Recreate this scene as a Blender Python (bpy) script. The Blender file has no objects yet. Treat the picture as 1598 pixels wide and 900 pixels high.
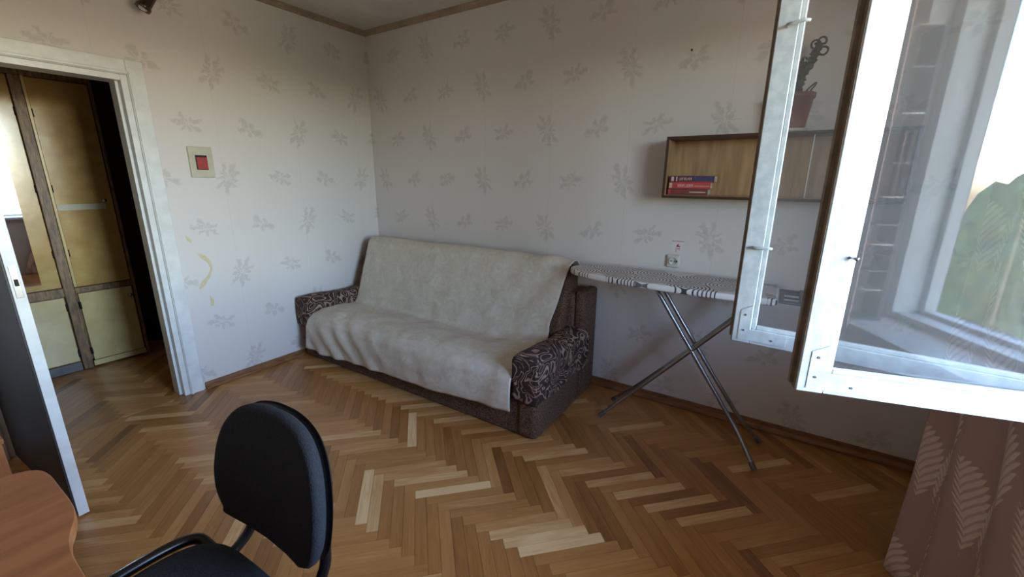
import bpy, bmesh, math, random
from mathutils import Vector, Matrix, noise as mnoise
random.seed(11)
S = bpy.context.scene
COL = S.collection
PI = math.pi

# ------------------------------------------------------------------ camera
CAM = Vector((3.14301, -2.60868, 1.39080))
RC = Matrix(((0.8400451, -0.1428297, 0.5233774), (0.5424568, 0.2068162, -0.8142283), (0.0080531, 0.9678981, 0.2512138)))
cam = bpy.data.cameras.new('camera'); cam.sensor_fit = 'HORIZONTAL'; cam.sensor_width = 36.0
cam.lens = 659.0 / 1598.0 * 36.0; cam.clip_start = 0.03; cam.clip_end = 200
cam_o = bpy.data.objects.new('camera', cam); COL.objects.link(cam_o)
cam_o.matrix_world = Matrix.Translation(CAM) @ RC.to_4x4()
S.camera = cam_o

# ------------------------------------------------------------------ world: daylight sky over sunlit ground
SKY_STRENGTH = 6.7
world = bpy.data.worlds.new('daylight'); S.world = world; world.use_nodes = True
wn = world.node_tree.nodes; wl = world.node_tree.links; wn.clear()
w_out = wn.new('ShaderNodeOutputWorld'); w_bg = wn.new('ShaderNodeBackground')
w_sky = wn.new('ShaderNodeTexSky'); w_sky.sky_type = 'NISHITA'; w_sky.sun_disc = False
w_sky.sun_elevation = math.radians(48); w_sky.sun_rotation = math.radians(58); w_sky.dust_density = 0.25; w_sky.ozone_density = 2.0
w_tc = wn.new('ShaderNodeTexCoord'); w_sep = wn.new('ShaderNodeSeparateXYZ'); w_m = wn.new('ShaderNodeMapRange'); w_mx = wn.new('ShaderNodeMix'); w_mx.data_type = 'RGBA'
wl.new(w_tc.outputs['Generated'], w_sep.inputs[0]); wl.new(w_sep.outputs['Z'], w_m.inputs['Value'])
w_m.inputs['From Min'].default_value = -0.02; w_m.inputs['From Max'].default_value = 0.03
wl.new(w_m.outputs[0], w_mx.inputs[0]); w_mx.inputs[6].default_value = (1.40, 1.18, 0.82, 1)     # sunlit ground and facades below the horizon
wl.new(w_sky.outputs[0], w_mx.inputs[7])
wl.new(w_mx.outputs[2], w_bg.inputs['Color']); w_bg.inputs['Strength'].default_value = SKY_STRENGTH
wl.new(w_bg.outputs[0], w_out.inputs[0])

# window opening (also used for the sampling portal of the sky)
WX = 3.95; WT = 0.30
OY0, OY1, OZ0, OZ1 = -2.16, -1.06, 0.82, 2.27
pl = bpy.data.lights.new('window_portal', 'AREA'); pl.shape = 'RECTANGLE'; pl.size = OY1 - OY0; pl.size_y = OZ1 - OZ0
pl.cycles.is_portal = True
plo = bpy.data.objects.new('window_portal', pl); COL.objects.link(plo)
plo.location = (WX + WT + 0.01, (OY0 + OY1) / 2, (OZ0 + OZ1) / 2)
plo.rotation_euler = Matrix(((0, 0, 1), (-1, 0, 0), (0, -1, 0))).to_euler()   # local -Z -> world -X
S.view_settings.view_transform = 'Standard'; S.view_settings.look = 'None'
S.view_settings.exposure = 0.0; S.view_settings.gamma = 1.0; S.view_settings.use_curve_mapping = False
S.cycles.use_denoising = True
S.cycles.max_bounces = 9; S.cycles.diffuse_bounces = 5; S.cycles.glossy_bounces = 4; S.cycles.transparent_max_bounces = 24
S.cycles.sample_clamp_indirect = 12.0; S.cycles.adaptive_threshold = 0.02

# ------------------------------------------------------------------ mesh helpers
class MB:
    def __init__(s): s.v = []; s.f = []; s.uv = None
    def add(s, v, f):
        o = len(s.v); s.v += [tuple(p) for p in v]; s.f += [tuple(i + o for i in q) for q in f]; return s
    def box(s, x0, x1, y0, y1, z0, z1, M=None):
        v = [Vector(p) for p in ((x0,y0,z0),(x1,y0,z0),(x1,y1,z0),(x0,y1,z0),(x0,y0,z1),(x1,y0,z1),(x1,y1,z1),(x0,y1,z1))]
        if M is not None: v = [M @ p for p in v]
        return s.add(v, [(3,2,1,0),(4,5,6,7),(0,1,5,4),(1,2,6,5),(2,3,7,6),(3,0,4,7)])
    def tube(s, path, r, seg=10, caps=True, flat=None):
        P = [Vector(p) for p in path]; n = len(P)
        rr = r if isinstance(r, (list, tuple)) else [r] * n
        rings = []; up = None
        for i in range(n):
            t = (P[min(i+1, n-1)] - P[max(i-1, 0)]).normalized()
            if up is None:
                up = Vector((0, 0, 1)) if abs(t.z) < 0.9 else Vector((1, 0, 0))
            a = t.cross(up).normalized(); b = a.cross(t).normalized(); up = b
            k2 = flat or 1.0
            rings.append([P[i] + a * (rr[i] * math.cos(2*PI*j/seg)) + b * (rr[i] * k2 * math.sin(2*PI*j/seg)) for j in range(seg)])
        v = [p for q in rings for p in q]; f = []
        for i in range(n - 1):
            for j in range(seg):
                f.append((i*seg+j, i*seg+(j+1) % seg, (i+1)*seg+(j+1) % seg, (i+1)*seg+j))
        if caps: f.append(tuple(reversed(range(seg)))); f.append(tuple((n-1)*seg+j for j in range(seg)))
        return s.add(v, f)
    def lathe(s, prof, c, seg=24, squash=1.0, M=None):
        v = []; f = []; n = len(prof)
        for r, z in prof:
            for j in range(seg):
                p = Vector((r*math.cos(2*PI*j/seg), r*math.sin(2*PI*j/seg)*squash, z))
                v.append((M @ p if M is not None else p) + Vector(c))
        for i in range(n-1):
            for j in range(seg): f.append((i*seg+j, i*seg+(j+1) % seg, (i+1)*seg+(j+1) % seg, (i+1)*seg+j))
        f.append(tuple(reversed(range(seg)))); f.append(tuple((n-1)*seg+j for j in range(seg)))
        return s.add(v, f)
    def prism(s, outline, a0, a1, axis=2):
        def mk(p, a):
            if axis == 2: return (p[0], p[1], a)
            if axis == 1: return (p[0], a, p[1])
            return (a, p[0], p[1])
        n = len(outline)
        v = [mk(p, a0) for p in outline] + [mk(p, a1) for p in outline]
        f = [tuple(reversed(range(n))), tuple(range(n, 2*n))] + [(i, (i+1) % n, n+(i+1) % n, n+i) for i in range(n)]
        return s.add(v, f)
    def grid(s, fn, nu, nv):
        v = [fn(i/nu, j/nv) for j in range(nv+1) for i in range(nu+1)]
        f = [(j*(nu+1)+i, j*(nu+1)+i+1, (j+1)*(nu+1)+i+1, (j+1)*(nu+1)+i) for j in range(nv) for i in range(nu)]
        return s.add(v, f)
    def build(s, name, m, parent=None, loc=None, local=False, smooth=False, bevel=0, seg=2, subsurf=0, solid=0, autos=None):
        off = Vector((0, 0, 0))
        if parent is not None and not local:
            q = parent
            while q is not None: off += q.location; q = q.parent
        base = Vector(loc) if loc is not None else Vector((0, 0, 0))
        v = [tuple(Vector(p) - off - (base if parent is None else Vector((0,0,0)))) for p in s.v]
        me = bpy.data.meshes.new(name); me.from_pydata(v, [], s.f)
        if s.uv is not None:
            ul = me.uv_layers.new(name='UVMap')
            for li, l in enumerate(me.loops): ul.data[li].uv = s.uv[l.vertex_index]
        bm = bmesh.new(); bm.from_mesh(me); bmesh.ops.recalc_face_normals(bm, faces=bm.faces); bm.to_mesh(me); bm.free()
        if smooth:
            for p in me.polygons: p.use_smooth = True
        me.materials.append(m)
        o = bpy.data.objects.new(name, me); COL.objects.link(o)
        if parent is not None: o.parent = parent
        else: o.location = base
        if solid:
            md = o.modifiers.new('thick', 'SOLIDIFY'); md.thickness = solid; md.offset = 0
        if bevel:
            md = o.modifiers.new('bev', 'BEVEL'); md.width = bevel; md.segments = seg; md.limit_method = 'ANGLE'; md.angle_limit = math.radians(35)
            for p in me.polygons: p.use_smooth = True
            md.harden_normals = True
        if subsurf:
            md = o.modifiers.new('sub', 'SUBSURF'); md.levels = subsurf; md.render_levels = subsurf
        return o
def tag(o, label=None, cat=None, group=None, kind=None):
    if label: o['label'] = label
    if cat: o['category'] = cat
    if group: o['group'] = group
    if kind: o['kind'] = kind
    return o
def thing(name, label, cat, loc, rotz=0, group=None, kind=None):
    o = bpy.data.objects.new(name, None); COL.objects.link(o); o.empty_display_size = 0.05
    o.location = loc; o.rotation_euler = (0, 0, rotz)
    return tag(o, label, cat, group, kind)
def struct(name, label=None, loc=(0, 0, 0)):
    o = bpy.data.objects.new(name, None); COL.objects.link(o); o.empty_display_size = 0.05; o.location = loc
    return tag(o, label, None, None, 'structure')
def bez(pts, n=8):      # Catmull-Rom smoothing of a path
    P = [Vector(p) for p in pts]; out = []
    for i in range(len(P)-1):
        p0 = P[max(i-1, 0)]; p1 = P[i]; p2 = P[i+1]; p3 = P[min(i+2, len(P)-1)]
        for j in range(n):
            t = j/n
            out.append(0.5*((2*p1)+(p2-p0)*t+(2*p0-5*p1+4*p2-p3)*t*t+(3*p1-p0-3*p2+p3)*t**3))
    out.append(P[-1]); return out
def lerp(a, b, t): return a + (b - a) * t
def interp(x, xs, ys):
    if x <= xs[0]: return ys[0]
    for i in range(len(xs)-1):
        if x <= xs[i+1]: return lerp(ys[i], ys[i+1], (x-xs[i])/(xs[i+1]-xs[i]))
    return ys[-1]
def superell(a, b, n=4, seg=40): 
    out = []
    for i in range(seg):
        t = 2*PI*i/seg; c, s_ = math.cos(t), math.sin(t)
        out.append((a*math.copysign(abs(c)**(2/n), c), b*math.copysign(abs(s_)**(2/n), s_)))
    return out

# ------------------------------------------------------------------ material helpers
def lin(c):
    return tuple(((x/255)/12.92 if x/255 <= 0.04045 else ((x/255+0.055)/1.055)**2.4) for x in c) + (1.0,)
class NT:
    def __init__(s, name):
        s.m = bpy.data.materials.new(name); s.m.use_nodes = True; s.t = s.m.node_tree; s.t.nodes.clear()
        s.out = s.t.nodes.new('ShaderNodeOutputMaterial'); s.b = s.t.nodes.new('ShaderNodeBsdfPrincipled')
        s.t.links.new(s.b.outputs[0], s.out.inputs[0])
    def n(s, typ, **kw):
        x = s.t.nodes.new(typ)
        for a, b in kw.items(): setattr(x, a, b)
        return x
    def put(s, sock, val):
        if isinstance(val, bpy.types.NodeSocket): s.t.links.new(val, sock)
        elif val is not None: sock.default_value = val
    def math(s, op, a, b=None, c=None, clamp=False):
        x = s.n('ShaderNodeMath', operation=op); x.use_clamp = clamp
        s.put(x.inputs[0], a); s.put(x.inputs[1], b); s.put(x.inputs[2], c); return x.outputs[0]
    def noise(s, vec, scale, detail=3, rough=0.55, dist=0.0):
        x = s.n('ShaderNodeTexNoise'); s.put(x.inputs['Vector'], vec); x.inputs['Scale'].default_value = scale
        x.inputs['Detail'].default_value = detail; x.inputs['Roughness'].default_value = rough; x.inputs['Distortion'].default_value = dist
        return x
    def coord(s, kind='Object', scale=None):
        x = s.n('ShaderNodeTexCoord').outputs[kind]
        if scale:
            mp = s.n('ShaderNodeMapping'); mp.inputs['Scale'].default_value = scale; s.t.links.new(x, mp.inputs[0]); x = mp.outputs[0]
        return x
    def ramp(s, fac, stops, interp='LINEAR'):
        r = s.n('ShaderNodeValToRGB'); s.put(r.inputs[0], fac); r.color_ramp.interpolation = interp
        el = r.color_ramp.elements
        el[0].position, el[0].color = stops[0]; el[1].position, el[1].color = stops[-1]
        for p, c in stops[1:-1]: q = el.new(p); q.color = c
        return r.outputs[0]
    def mix(s, fac, a, b, blend='MIX'):
        x = s.n('ShaderNodeMix', data_type='RGBA', blend_type=blend)
        s.put(x.inputs[0], fac); s.put(x.inputs[6], a); s.put(x.inputs[7], b); return x.outputs[2]
    def bump(s, h, strength=0.2, dist=0.01):
        x = s.n('ShaderNodeBump'); x.inputs['Strength'].default_value = strength; x.inputs['Distance'].default_value = dist
        s.put(x.inputs['Height'], h); s.t.links.new(x.outputs[0], s.b.inputs['Normal'])
    def set(s, **kw):
        for a, v in kw.items(): s.put(s.b.inputs[a.replace('_', ' ')], v)
        return s
def surf(name, c1, c2=None, scale=8, rough=0.5, bump=0.0, metallic=0.0, stretch=None, detail=4, spec=0.5, lo=0.35, hi=0.65, coat=0.0):
    t = NT(name); c2 = c2 or c1
    v = t.coord('Object', stretch)
    nz = t.noise(v, scale, detail)
    t.set(Base_Color=t.ramp(nz.outputs[0], [(lo, lin(c1)), (hi, lin(c2))]), Roughness=rough, Metallic=metallic)
    t.b.inputs['Specular IOR Level'].default_value = spec
    if coat: t.b.inputs['Coat Weight'].default_value = coat; t.b.inputs['Coat Roughness'].default_value = 0.12
    if bump: t.bump(nz.outputs[0], bump, 0.01)
    return t.m

def wallpaper(name, base1, base2, sprig, strength=0.55):
    t = NT(name)
    g = t.n('ShaderNodeNewGeometry'); sp = t.n('ShaderNodeSeparateXYZ'); t.t.links.new(g.outputs['Position'], sp.inputs[0])
    p = t.math('SUBTRACT', sp.outputs[0], sp.outputs[1]); z = sp.outputs[2]
    cb = t.n('ShaderNodeCombineXYZ'); t.put(cb.inputs[0], p); t.put(cb.inputs[1], z)
    wv = t.noise(cb.outputs[0], 34, 1); sw = t.n('ShaderNodeSeparateColor'); t.t.links.new(wv.outputs['Color'], sw.inputs[0])
    pw = t.math('ADD', p, t.math('MULTIPLY', t.math('SUBTRACT', sw.outputs[0], 0.5), 0.05))
    zw = t.math('ADD', z, t.math('MULTIPLY', t.math('SUBTRACT', sw.outputs[1], 0.5), 0.05))
    # sprigs: half-drop rows 0.3175 m apart, three kinds in turn along a row
    zz = t.math('ADD', zw, 0.3175*20 - 0.113 - 0.15875)
    row = t.math('FLOOR', t.math('DIVIDE', zz, 0.3175))
    dz = t.math('SUBTRACT', t.math('MODULO', zz, 0.3175), 0.15875)
    par = t.math('MODULO', row, 2.0)
    pp = t.math('ADD', t.math('ADD', pw, 10.6 + 0.177 - 0.32), t.math('MULTIPLY', par, 0.53))
    colm = t.math('FLOOR', t.math('DIVIDE', pp, 0.35333))
    dx = t.math('SUBTRACT', t.math('MODULO', pp, 0.35333), 0.176665)
    kind = t.math('MODULO', colm, 3.0)                                   # 0, 1, 2
    n_ = t.math('ADD', 5.0, t.math('MULTIPLY', t.math('MODULO', t.math('ADD', kind, 1.0), 3.0), 2.0))
    ph = t.math('ADD', 0.4, t.math('MULTIPLY', kind, 1.3))
    R = t.math('ADD', 0.096, t.math('MULTIPLY', t.math('SUBTRACT', 1.0, t.math('ABSOLUTE', t.math('SUBTRACT', kind, 1.0))), 0.024))
    r = t.math('SQRT', t.math('ADD', t.math('MULTIPLY', dx, dx), t.math('MULTIPLY', dz, dz)))
    th = t.math('ARCTAN2', dz, dx)
    pet = t.math('SINE', t.math('ADD', t.math('MULTIPLY', th, n_), ph))
    ln = t.math('MULTIPLY', t.math('ADD', 0.76, t.math('MULTIPLY', t.math('SINE', t.math('ADD', t.math('MULTIPLY', th, 2.0), t.math('MULTIPLY', ph, 2.3))), 0.24)), R)
    q = t.math('DIVIDE', r, ln)
    spin = t.math('MULTIPLY', t.math('MULTIPLY', q, t.math('SUBTRACT', 1.0, q)), 4.0)
    width = t.math('SUBTRACT', t.math('MULTIPLY', spin, 1.6), 0.68)
    total = t.math('MULTIPLY', t.math('SUBTRACT', t.math('ADD', pet, width), 0.20), 0.9, clamp=True)
    total = t.math('MULTIPLY', total, t.math('LESS_THAN', q, 1.0))
    pet2 = t.math('SINE', t.math('ADD', t.math('MULTIPLY', th, t.math('ADD', n_, 3.0)), t.math('ADD', ph, 1.7)))
    q2 = t.math('MULTIPLY', q, 1.55)
    sp2 = t.math('MULTIPLY', t.math('MULTIPLY', q2, t.math('SUBTRACT', 1.0, q2)), 4.0)
    tot2 = t.math('MULTIPLY', t.math('SUBTRACT', t.math('ADD', pet2, t.math('MULTIPLY', sp2, 1.2)), 0.9), 1.0, clamp=True)
    total = t.math('MAXIMUM', total, t.math('MULTIPLY', tot2, t.math('LESS_THAN', q2, 1.0)))
    fine = t.noise(cb.outputs[0], 70, 3)
    total = t.math('MULTIPLY', total, t.math('ADD', 0.25, t.math('MULTIPLY', fine.outputs[0], 1.1)), clamp=True)
    big = t.noise(cb.outputs[0], 1.3, 3)
    col = t.mix(big.outputs[0], lin(base1), lin(base2))
    col = t.mix(t.math('MULTIPLY', total, strength), col, lin(sprig))
    # paper joints every 1.06 m
    jd = t.math('ABSOLUTE', t.math('SUBTRACT', t.math('MODULO', t.math('ADD', p, 10.6+0.1), 0.53), 0.265))
    joint = t.math('LESS_THAN', jd, 0.0011)
    col = t.mix(t.math('MULTIPLY', joint, 0.14), col, lin((120, 100, 85)))
    t.set(Base_Color=col, Roughness=0.62)
    t.bump(t.math('ADD', t.math('MULTIPLY', total, 0.4), t.math('MULTIPLY', fine.outputs[0], 0.5)), 0.12, 0.004)
    return t.m

def parquet(name, use_obj):
    t = NT(name)
    if use_obj: tone = t.n('ShaderNodeObjectInfo').outputs['Color']
    else: tone = t.n('ShaderNodeAttribute', attribute_name='tone').outputs['Color']
    sc = t.n('ShaderNodeSeparateColor'); t.t.links.new(tone, sc.inputs[0]); tv, off = sc.outputs[0], sc.outputs[1]
    uv = t.coord('UV'); su = t.n('ShaderNodeSeparateXYZ'); t.t.links.new(uv, su.inputs[0])
    cb = t.n('ShaderNodeCombineXYZ')
    t.put(cb.inputs[0], t.math('MULTIPLY', su.outputs[0], 7.0)); t.put(cb.inputs[1], t.math('MULTIPLY', su.outputs[1], 95.0)); t.put(cb.inputs[2], t.math('MULTIPLY', off, 60.0))
    gr = t.noise(cb.outputs[0], 1.0, 4, 0.6, 0.4)
    cb2 = t.n('ShaderNodeCombineXYZ')
    t.put(cb2.inputs[0], t.math('MULTIPLY', su.outputs[0], 3.0)); t.put(cb2.inputs[1], t.math('MULTIPLY', su.outputs[1], 16.0)); t.put(cb2.inputs[2], t.math('MULTIPLY', off, 90.0))
    g2 = t.noise(cb2.outputs[0], 1.0, 2, 0.5, 1.2)
    v = t.math('ADD', tv, t.math('ADD', t.math('MULTIPLY', t.math('SUBTRACT', gr.outputs[0], 0.5), 0.42), t.math('MULTIPLY', t.math('SUBTRACT', g2.outputs[0], 0.5), 0.34)), clamp=True)
    col = t.ramp(v, [(0.0, lin((104, 62, 28))), (0.35, lin((162, 110, 58))), (0.65, lin((190, 136, 80))), (1.0, lin((234, 198, 144)))])
    t.set(Base_Color=col, Roughness=t.math('ADD', 0.24, t.math('MULTIPLY', gr.outputs[0], 0.16)))
    t.b.inputs['Specular IOR Level'].default_value = 0.5
    t.bump(gr.outputs[0], 0.10, 0.002)
    return t.m

def glass(name, dust=0.03, tint=(1, 1, 1, 1)):
    t = NT(name); t.t.nodes.remove(t.b)
    tr = t.n('ShaderNodeBsdfTransparent'); tr.inputs[0].default_value = tint
    gl = t.n('ShaderNodeBsdfGlossy'); gl.inputs['Roughness'].default_value = 0.0
    di = t.n('ShaderNodeBsdfDiffuse'); di.inputs[0].default_value = (0.75, 0.75, 0.75, 1)
    fr = t.n('ShaderNodeFresnel'); ge = t.n('ShaderNodeNewGeometry')
    ior = t.math('ADD', t.math('MULTIPLY', ge.outputs['Backfacing'], 1/1.5 - 1.5), 1.5)
    t.put(fr.inputs['IOR'], ior)
    m1 = t.n('ShaderNodeMixShader'); m1.inputs[0].default_value = dust
    t.t.links.new(tr.outputs[0], m1.inputs[1]); t.t.links.new(di.outputs[0], m1.inputs[2])
    m2 = t.n('ShaderNodeMixShader'); t.t.links.new(fr.outputs[0], m2.inputs[0]); t.t.links.new(m1.outputs[0], m2.inputs[1]); t.t.links.new(gl.outputs[0], m2.inputs[2])
    t.t.links.new(m2.outputs[0], t.out.inputs[0]); return t.m

def swirl(name):        # marbled brown cover cloth
    t = NT(name); v = t.coord('Object')
    nz = t.noise(v, 6.5, 1, 0.45, 1.6)
    f = t.math('SINE', t.math('MULTIPLY', nz.outputs[0], 52.0))
    n2 = t.noise(v, 14, 2, 0.5, 1.0)
    f2 = t.math('SINE', t.math('MULTIPLY', n2.outputs[0], 22.0))
    ln = t.math('MULTIPLY', t.math('SUBTRACT', f, 0.45), 2.2, clamp=True)
    ln2 = t.math('MULTIPLY', t.math('SUBTRACT', f2, 0.75), 3.0, clamp=True)
    c = t.mix(ln, lin((50, 33, 28)), lin((162, 133, 114)))
    c = t.mix(t.math('MULTIPLY', ln2, 0.7), c, lin((98, 66, 50)))
    t.set(Base_Color=c, Roughness=0.9); t.bump(f, 0.25, 0.004); return t.m

def rings(name):        # ironing board cover with bundles of arcs
    t = NT(name); v = t.coord('Object', (1, 1, 1))
    col = lin((226, 219, 214))
    for sc, seed, fr in ((5.5, 0.0, 106.0),):
        mp = t.n('ShaderNodeMapping'); mp.inputs['Location'].default_value = (seed, seed*0.7, 0.37); t.t.links.new(v, mp.inputs[0])
        vo = t.n('ShaderNodeTexVoronoi'); vo.voronoi_dimensions = '2D'; t.t.links.new(mp.outputs[0], vo.inputs['Vector']); vo.inputs['Scale'].default_value = sc
        s_ = t.n('ShaderNodeSeparateColor'); t.t.links.new(vo.outputs['Color'], s_.inputs[0])
        f = t.math('SINE', t.math('MULTIPLY', vo.outputs['Distance'], fr*0.62))
        ln = t.math('MULTIPLY', t.math('SUBTRACT', f, 0.30), 2.8, clamp=True)
        on = t.math('GREATER_THAN', s_.outputs[0], 0.25)
        dark = t.mix(s_.outputs[1], lin((26, 20, 24)), lin((128, 118, 118)))
        if seed == 0.0: col = t.mix(t.math('MULTIPLY', ln, on), col, dark)
        else: col = t.mix(t.math('MULTIPLY', t.math('MULTIPLY', ln, on), 0.55), col, dark)
    t.set(Base_Color=col, Roughness=0.85); return t.m

def feathers(name):     # curtain cloth with curved plume sprays; uses UV in metres
    t = NT(name); uv = t.coord('UV'); s_ = t.n('ShaderNodeSeparateXYZ'); t.t.links.new(uv, s_.inputs[0])
    nzz = t.noise(uv, 14, 2); sn = t.n('ShaderNodeSeparateColor'); t.t.links.new(nzz.outputs['Color'], sn.inputs[0])
    u = t.math('ADD', s_.outputs[0], t.math('MULTIPLY', t.math('SUBTRACT', sn.outputs[0], 0.5), 0.02)); w = s_.outputs[1]
    tot = None; grooves = None
    for (cx, cz, sg) in ((0.06, 0.02, 1), (0.21, 0.22, 1), (0.15, 0.03, -1)):
        dx = t.math('MULTIPLY', t.math('SUBTRACT', t.math('MODULO', t.math('ADD', u, 3.0+0.15-cx), 0.30), 0.15), sg)
        dz = t.math('SUBTRACT', t.math('MODULO', t.math('ADD', w, 4.0+0.20-cz), 0.40), 0.20)
        big = 1.0 if sg > 0 else 0.38
        # curved spine, long combed barbs on one side
        spx = t.math('SUBTRACT', t.math('MULTIPLY', t.math('SINE', t.math('MULTIPLY', dz, 11.0)), -0.035), 0.02)
        d = t.math('SUBTRACT', dx, spx)
        ad = t.math('ABSOLUTE', d)
        zs = t.math('SUBTRACT', dz, t.math('MULTIPLY', ad, 0.55))                 # barbs sweep upwards
        env = t.math('SUBTRACT', 1.0, t.math('POWER', t.math('MULTIPLY', t.math('ABSOLUTE', t.math('ADD', zs, 0.02)), 1/0.125), 2.0))
        right = t.math('GREATER_THAN', d, 0.0)
        wid = t.math('MULTIPLY', env, t.math('ADD', 0.020*big, t.math('MULTIPLY', right, 0.075*big)))
        barb = t.math('SINE', t.math('ADD', t.math('MULTIPLY', zs, 300.0), t.math('MULTIPLY', t.math('SQRT', ad), -26.0)))
        wid = t.math('ADD', wid, t.math('MULTIPLY', barb, 0.010*big))
        inside = t.math('MULTIPLY', t.math('SUBTRACT', wid, ad), 160.0, clamp=True)
        barb = t.math('MULTIPLY', t.math('ADD', barb, 0.85), 1.2, clamp=True)
        m_ = t.math('MULTIPLY', inside, t.math('ADD', 0.30, t.math('MULTIPLY', barb, 0.70)))
        tot = m_ if tot is None else t.math('MAXIMUM', tot, m_)
    wv = t.noise(t.coord('UV', (1, 1, 1)), 160, 2)
    c = t.mix(tot, lin((180, 148, 138)), lin((224, 198, 184)))
    t.set(Base_Color=c, Roughness=0.75)
    t.bump(t.math('ADD', t.math('MULTIPLY', tot, 0.6), t.math('MULTIPLY', wv.outputs[0], 0.4)), 0.2, 0.003)
    return t.m

M = {}
M['paper'] = wallpaper('wallpaper_beige_sprigs', (214, 204, 197), (221, 213, 207), (156, 144, 135), 0.36)
M['hallpaper'] = surf('hall_wallpaper_brown', (84, 72, 62), (96, 84, 72), 5, 0.8)
M['ceil'] = surf('ceiling_whitewash', (196, 190, 182), (206, 200, 192), 3, 0.9, 0.05)
M['white'] = surf('white_gloss_paint', (214, 212, 206), (226, 225, 221), 14, 0.32, 0.05)
M['oldwhite'] = surf('worn_white_window_paint', (190, 194, 192), (212, 214, 212), 30, 0.38, 0.12, stretch=(1, 1, 1))
M['rawwood'] = surf('bare_sash_edge_wood', (122, 106, 90), (146, 128, 110), 20, 0.7, 0.2)
M['base'] = surf('brown_baseboard_wood', (112, 74, 44), (146, 98, 58), 12, 0.45, 0.1, stretch=(1, 1, 6))
M['cornice'] = surf('cornice_wood_pale_brown', (150, 128, 108), (168, 146, 124), 14, 0.6)
M['underfloor'] = surf('dark_joint', (48, 30, 18), (60, 38, 22), 10, 0.9)
M['parquet'] = parquet('oak_parquet_block', True)
M['parquet_rest'] = parquet('oak_parquet_rest', False)
M['doorshade'] = surf('shade_brown_door_face', (34, 28, 26), (44, 36, 33), 6, 0.45)  # brown stands in for the shade on the backlit door face
M['sofa'] = surf('brown_speckled_upholstery', (66, 44, 34), (122, 92, 70), 130, 0.95, 0.3, detail=2, lo=0.38, hi=0.66)
M['cover'] = swirl('marbled_brown_cloth')
M['chrome'] = surf('chrome', (190, 190, 192), (200, 200, 204), 5, 0.22, 0, 1.0)
M['steel'] = surf('dull_grey_steel_tube', (150, 150, 152), (170, 170, 172), 8, 0.34, 0, 1.0)
M['greyplastic'] = surf('grey_plastic', (92, 90, 90), (104, 102, 102), 10, 0.5)
M['blackplastic'] = surf('black_plastic', (24, 24, 27), (30, 30, 34), 20, 0.42)
M['blackmetal'] = surf('black_enamel_tube', (16, 16, 18), (20, 20, 23), 10, 0.25)
M['blackcloth'] = surf('black_weave', (22, 23, 28), (36, 38, 46), 260, 0.95, 0.3, detail=2)
M['boardcover'] = rings('arc_print_cotton')
M['shelfdark'] = surf('dark_walnut_veneer', (58, 36, 24), (78, 50, 34), 6, 0.4, 0.05, stretch=(1, 8, 8))
M['shelflight'] = surf('light_oak_veneer', (158, 122, 84), (186, 150, 108), 5, 0.5, 0.05, stretch=(6, 6, 0.7))
M['desk'] = surf('orange_brown_desk_laminate', (150, 92, 54), (172, 110, 68), 5, 0.36, 0.0, stretch=(7, 1, 1))
M['deskedge'] = surf('desk_edge_band', (176, 124, 84), (186, 134, 94), 8, 0.4)
M['terracotta'] = surf('brownish_red_plastic_pot', (110, 58, 46), (126, 68, 54), 8, 0.45)
M['soil'] = surf('dry_soil', (52, 40, 32), (70, 54, 42), 60, 0.95, 0.4)
M['cactus'] = surf('dry_cactus_grey_green', (56, 52, 40), (84, 76, 56), 40, 0.85, 0.4)
M['saucer'] = surf('pale_saucer', (176, 168, 158), (186, 178, 168), 8, 0.4)
M['curtain'] = feathers('mauve_feather_curtain')
M['pink'] = surf('pink_brown_curtain', (186, 140, 122), (200, 156, 138), 9, 0.8)
M['glass'] = glass('dusty_dimming_window_glass', 0.03, (0.92, 0.92, 0.92, 1))  # dust haze, plus a grey tint added to dim light on the back wall
M['clearglass'] = glass('clear_shelf_glass', 0.015)
M['wardrobe'] = surf('varnished_yellow_fibreboard', (176, 138, 72), (196, 160, 92), 9, 0.22, 0.10, coat=0.4)
M['wardpale'] = surf('pale_yellow_panel', (196, 172, 112), (212, 190, 132), 7, 0.26, 0.08, coat=0.3)
M['wardpost'] = surf('worn_brown_lath', (92, 66, 40), (148, 112, 70), 26, 0.4, 0.25, stretch=(3, 3, 0.5))
M['plinth'] = surf('grey_plinth', (96, 92, 92), (112, 108, 106), 8, 0.6)
M['mirror'] = surf('mirror', (235, 235, 235), None, 5, 0.02, 0, 1.0)
M['beige'] = surf('beige_switch_plastic', (186, 180, 156), (196, 190, 168), 20, 0.45)
M['dark'] = surf('dark_hole', (22, 18, 18), (26, 22, 22), 20, 0.7)
M['red'] = surf('red_switch_plastic', (150, 36, 34), (172, 48, 42), 60, 0.5)
M['cream'] = surf('cream_socket_plastic', (202, 198, 184), (210, 206, 194), 20, 0.4)
M['sticker'] = surf('white_sticker_paper', (222, 208, 208), (228, 214, 214), 20, 0.6)
M['redink'] = surf('dark_red_print', (150, 30, 52), (160, 38, 58), 20, 0.6)
M['tear'] = surf('torn_yellow_paper', (206, 188, 146), (214, 200, 164), 30, 0.8)
M['bookred'] = surf('red_book_cover', (178, 62, 58), (190, 74, 68), 20, 0.45)
M['bookblue'] = surf('dark_violet_book_cover', (72, 40, 62), (84, 48, 74), 20, 0.45)
M['bookbrown'] = surf('brown_book_cover', (104, 62, 52), (118, 72, 60), 20, 0.45)
M['bookpages'] = surf('yellowed_pages', (196, 178, 146), (206, 190, 160), 90, 0.9, stretch=(1, 1, 30))
M['bookprint'] = surf('pale_pink_print', (226, 176, 166), (232, 190, 178), 40, 0.6)
M['bookband'] = surf('blue_book_band', (62, 62, 98), (74, 74, 110), 40, 0.5)
M['lampmetal'] = surf('dark_chrome', (96, 86, 74), (110, 98, 84), 10, 0.2, 0, 1.0)
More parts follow.
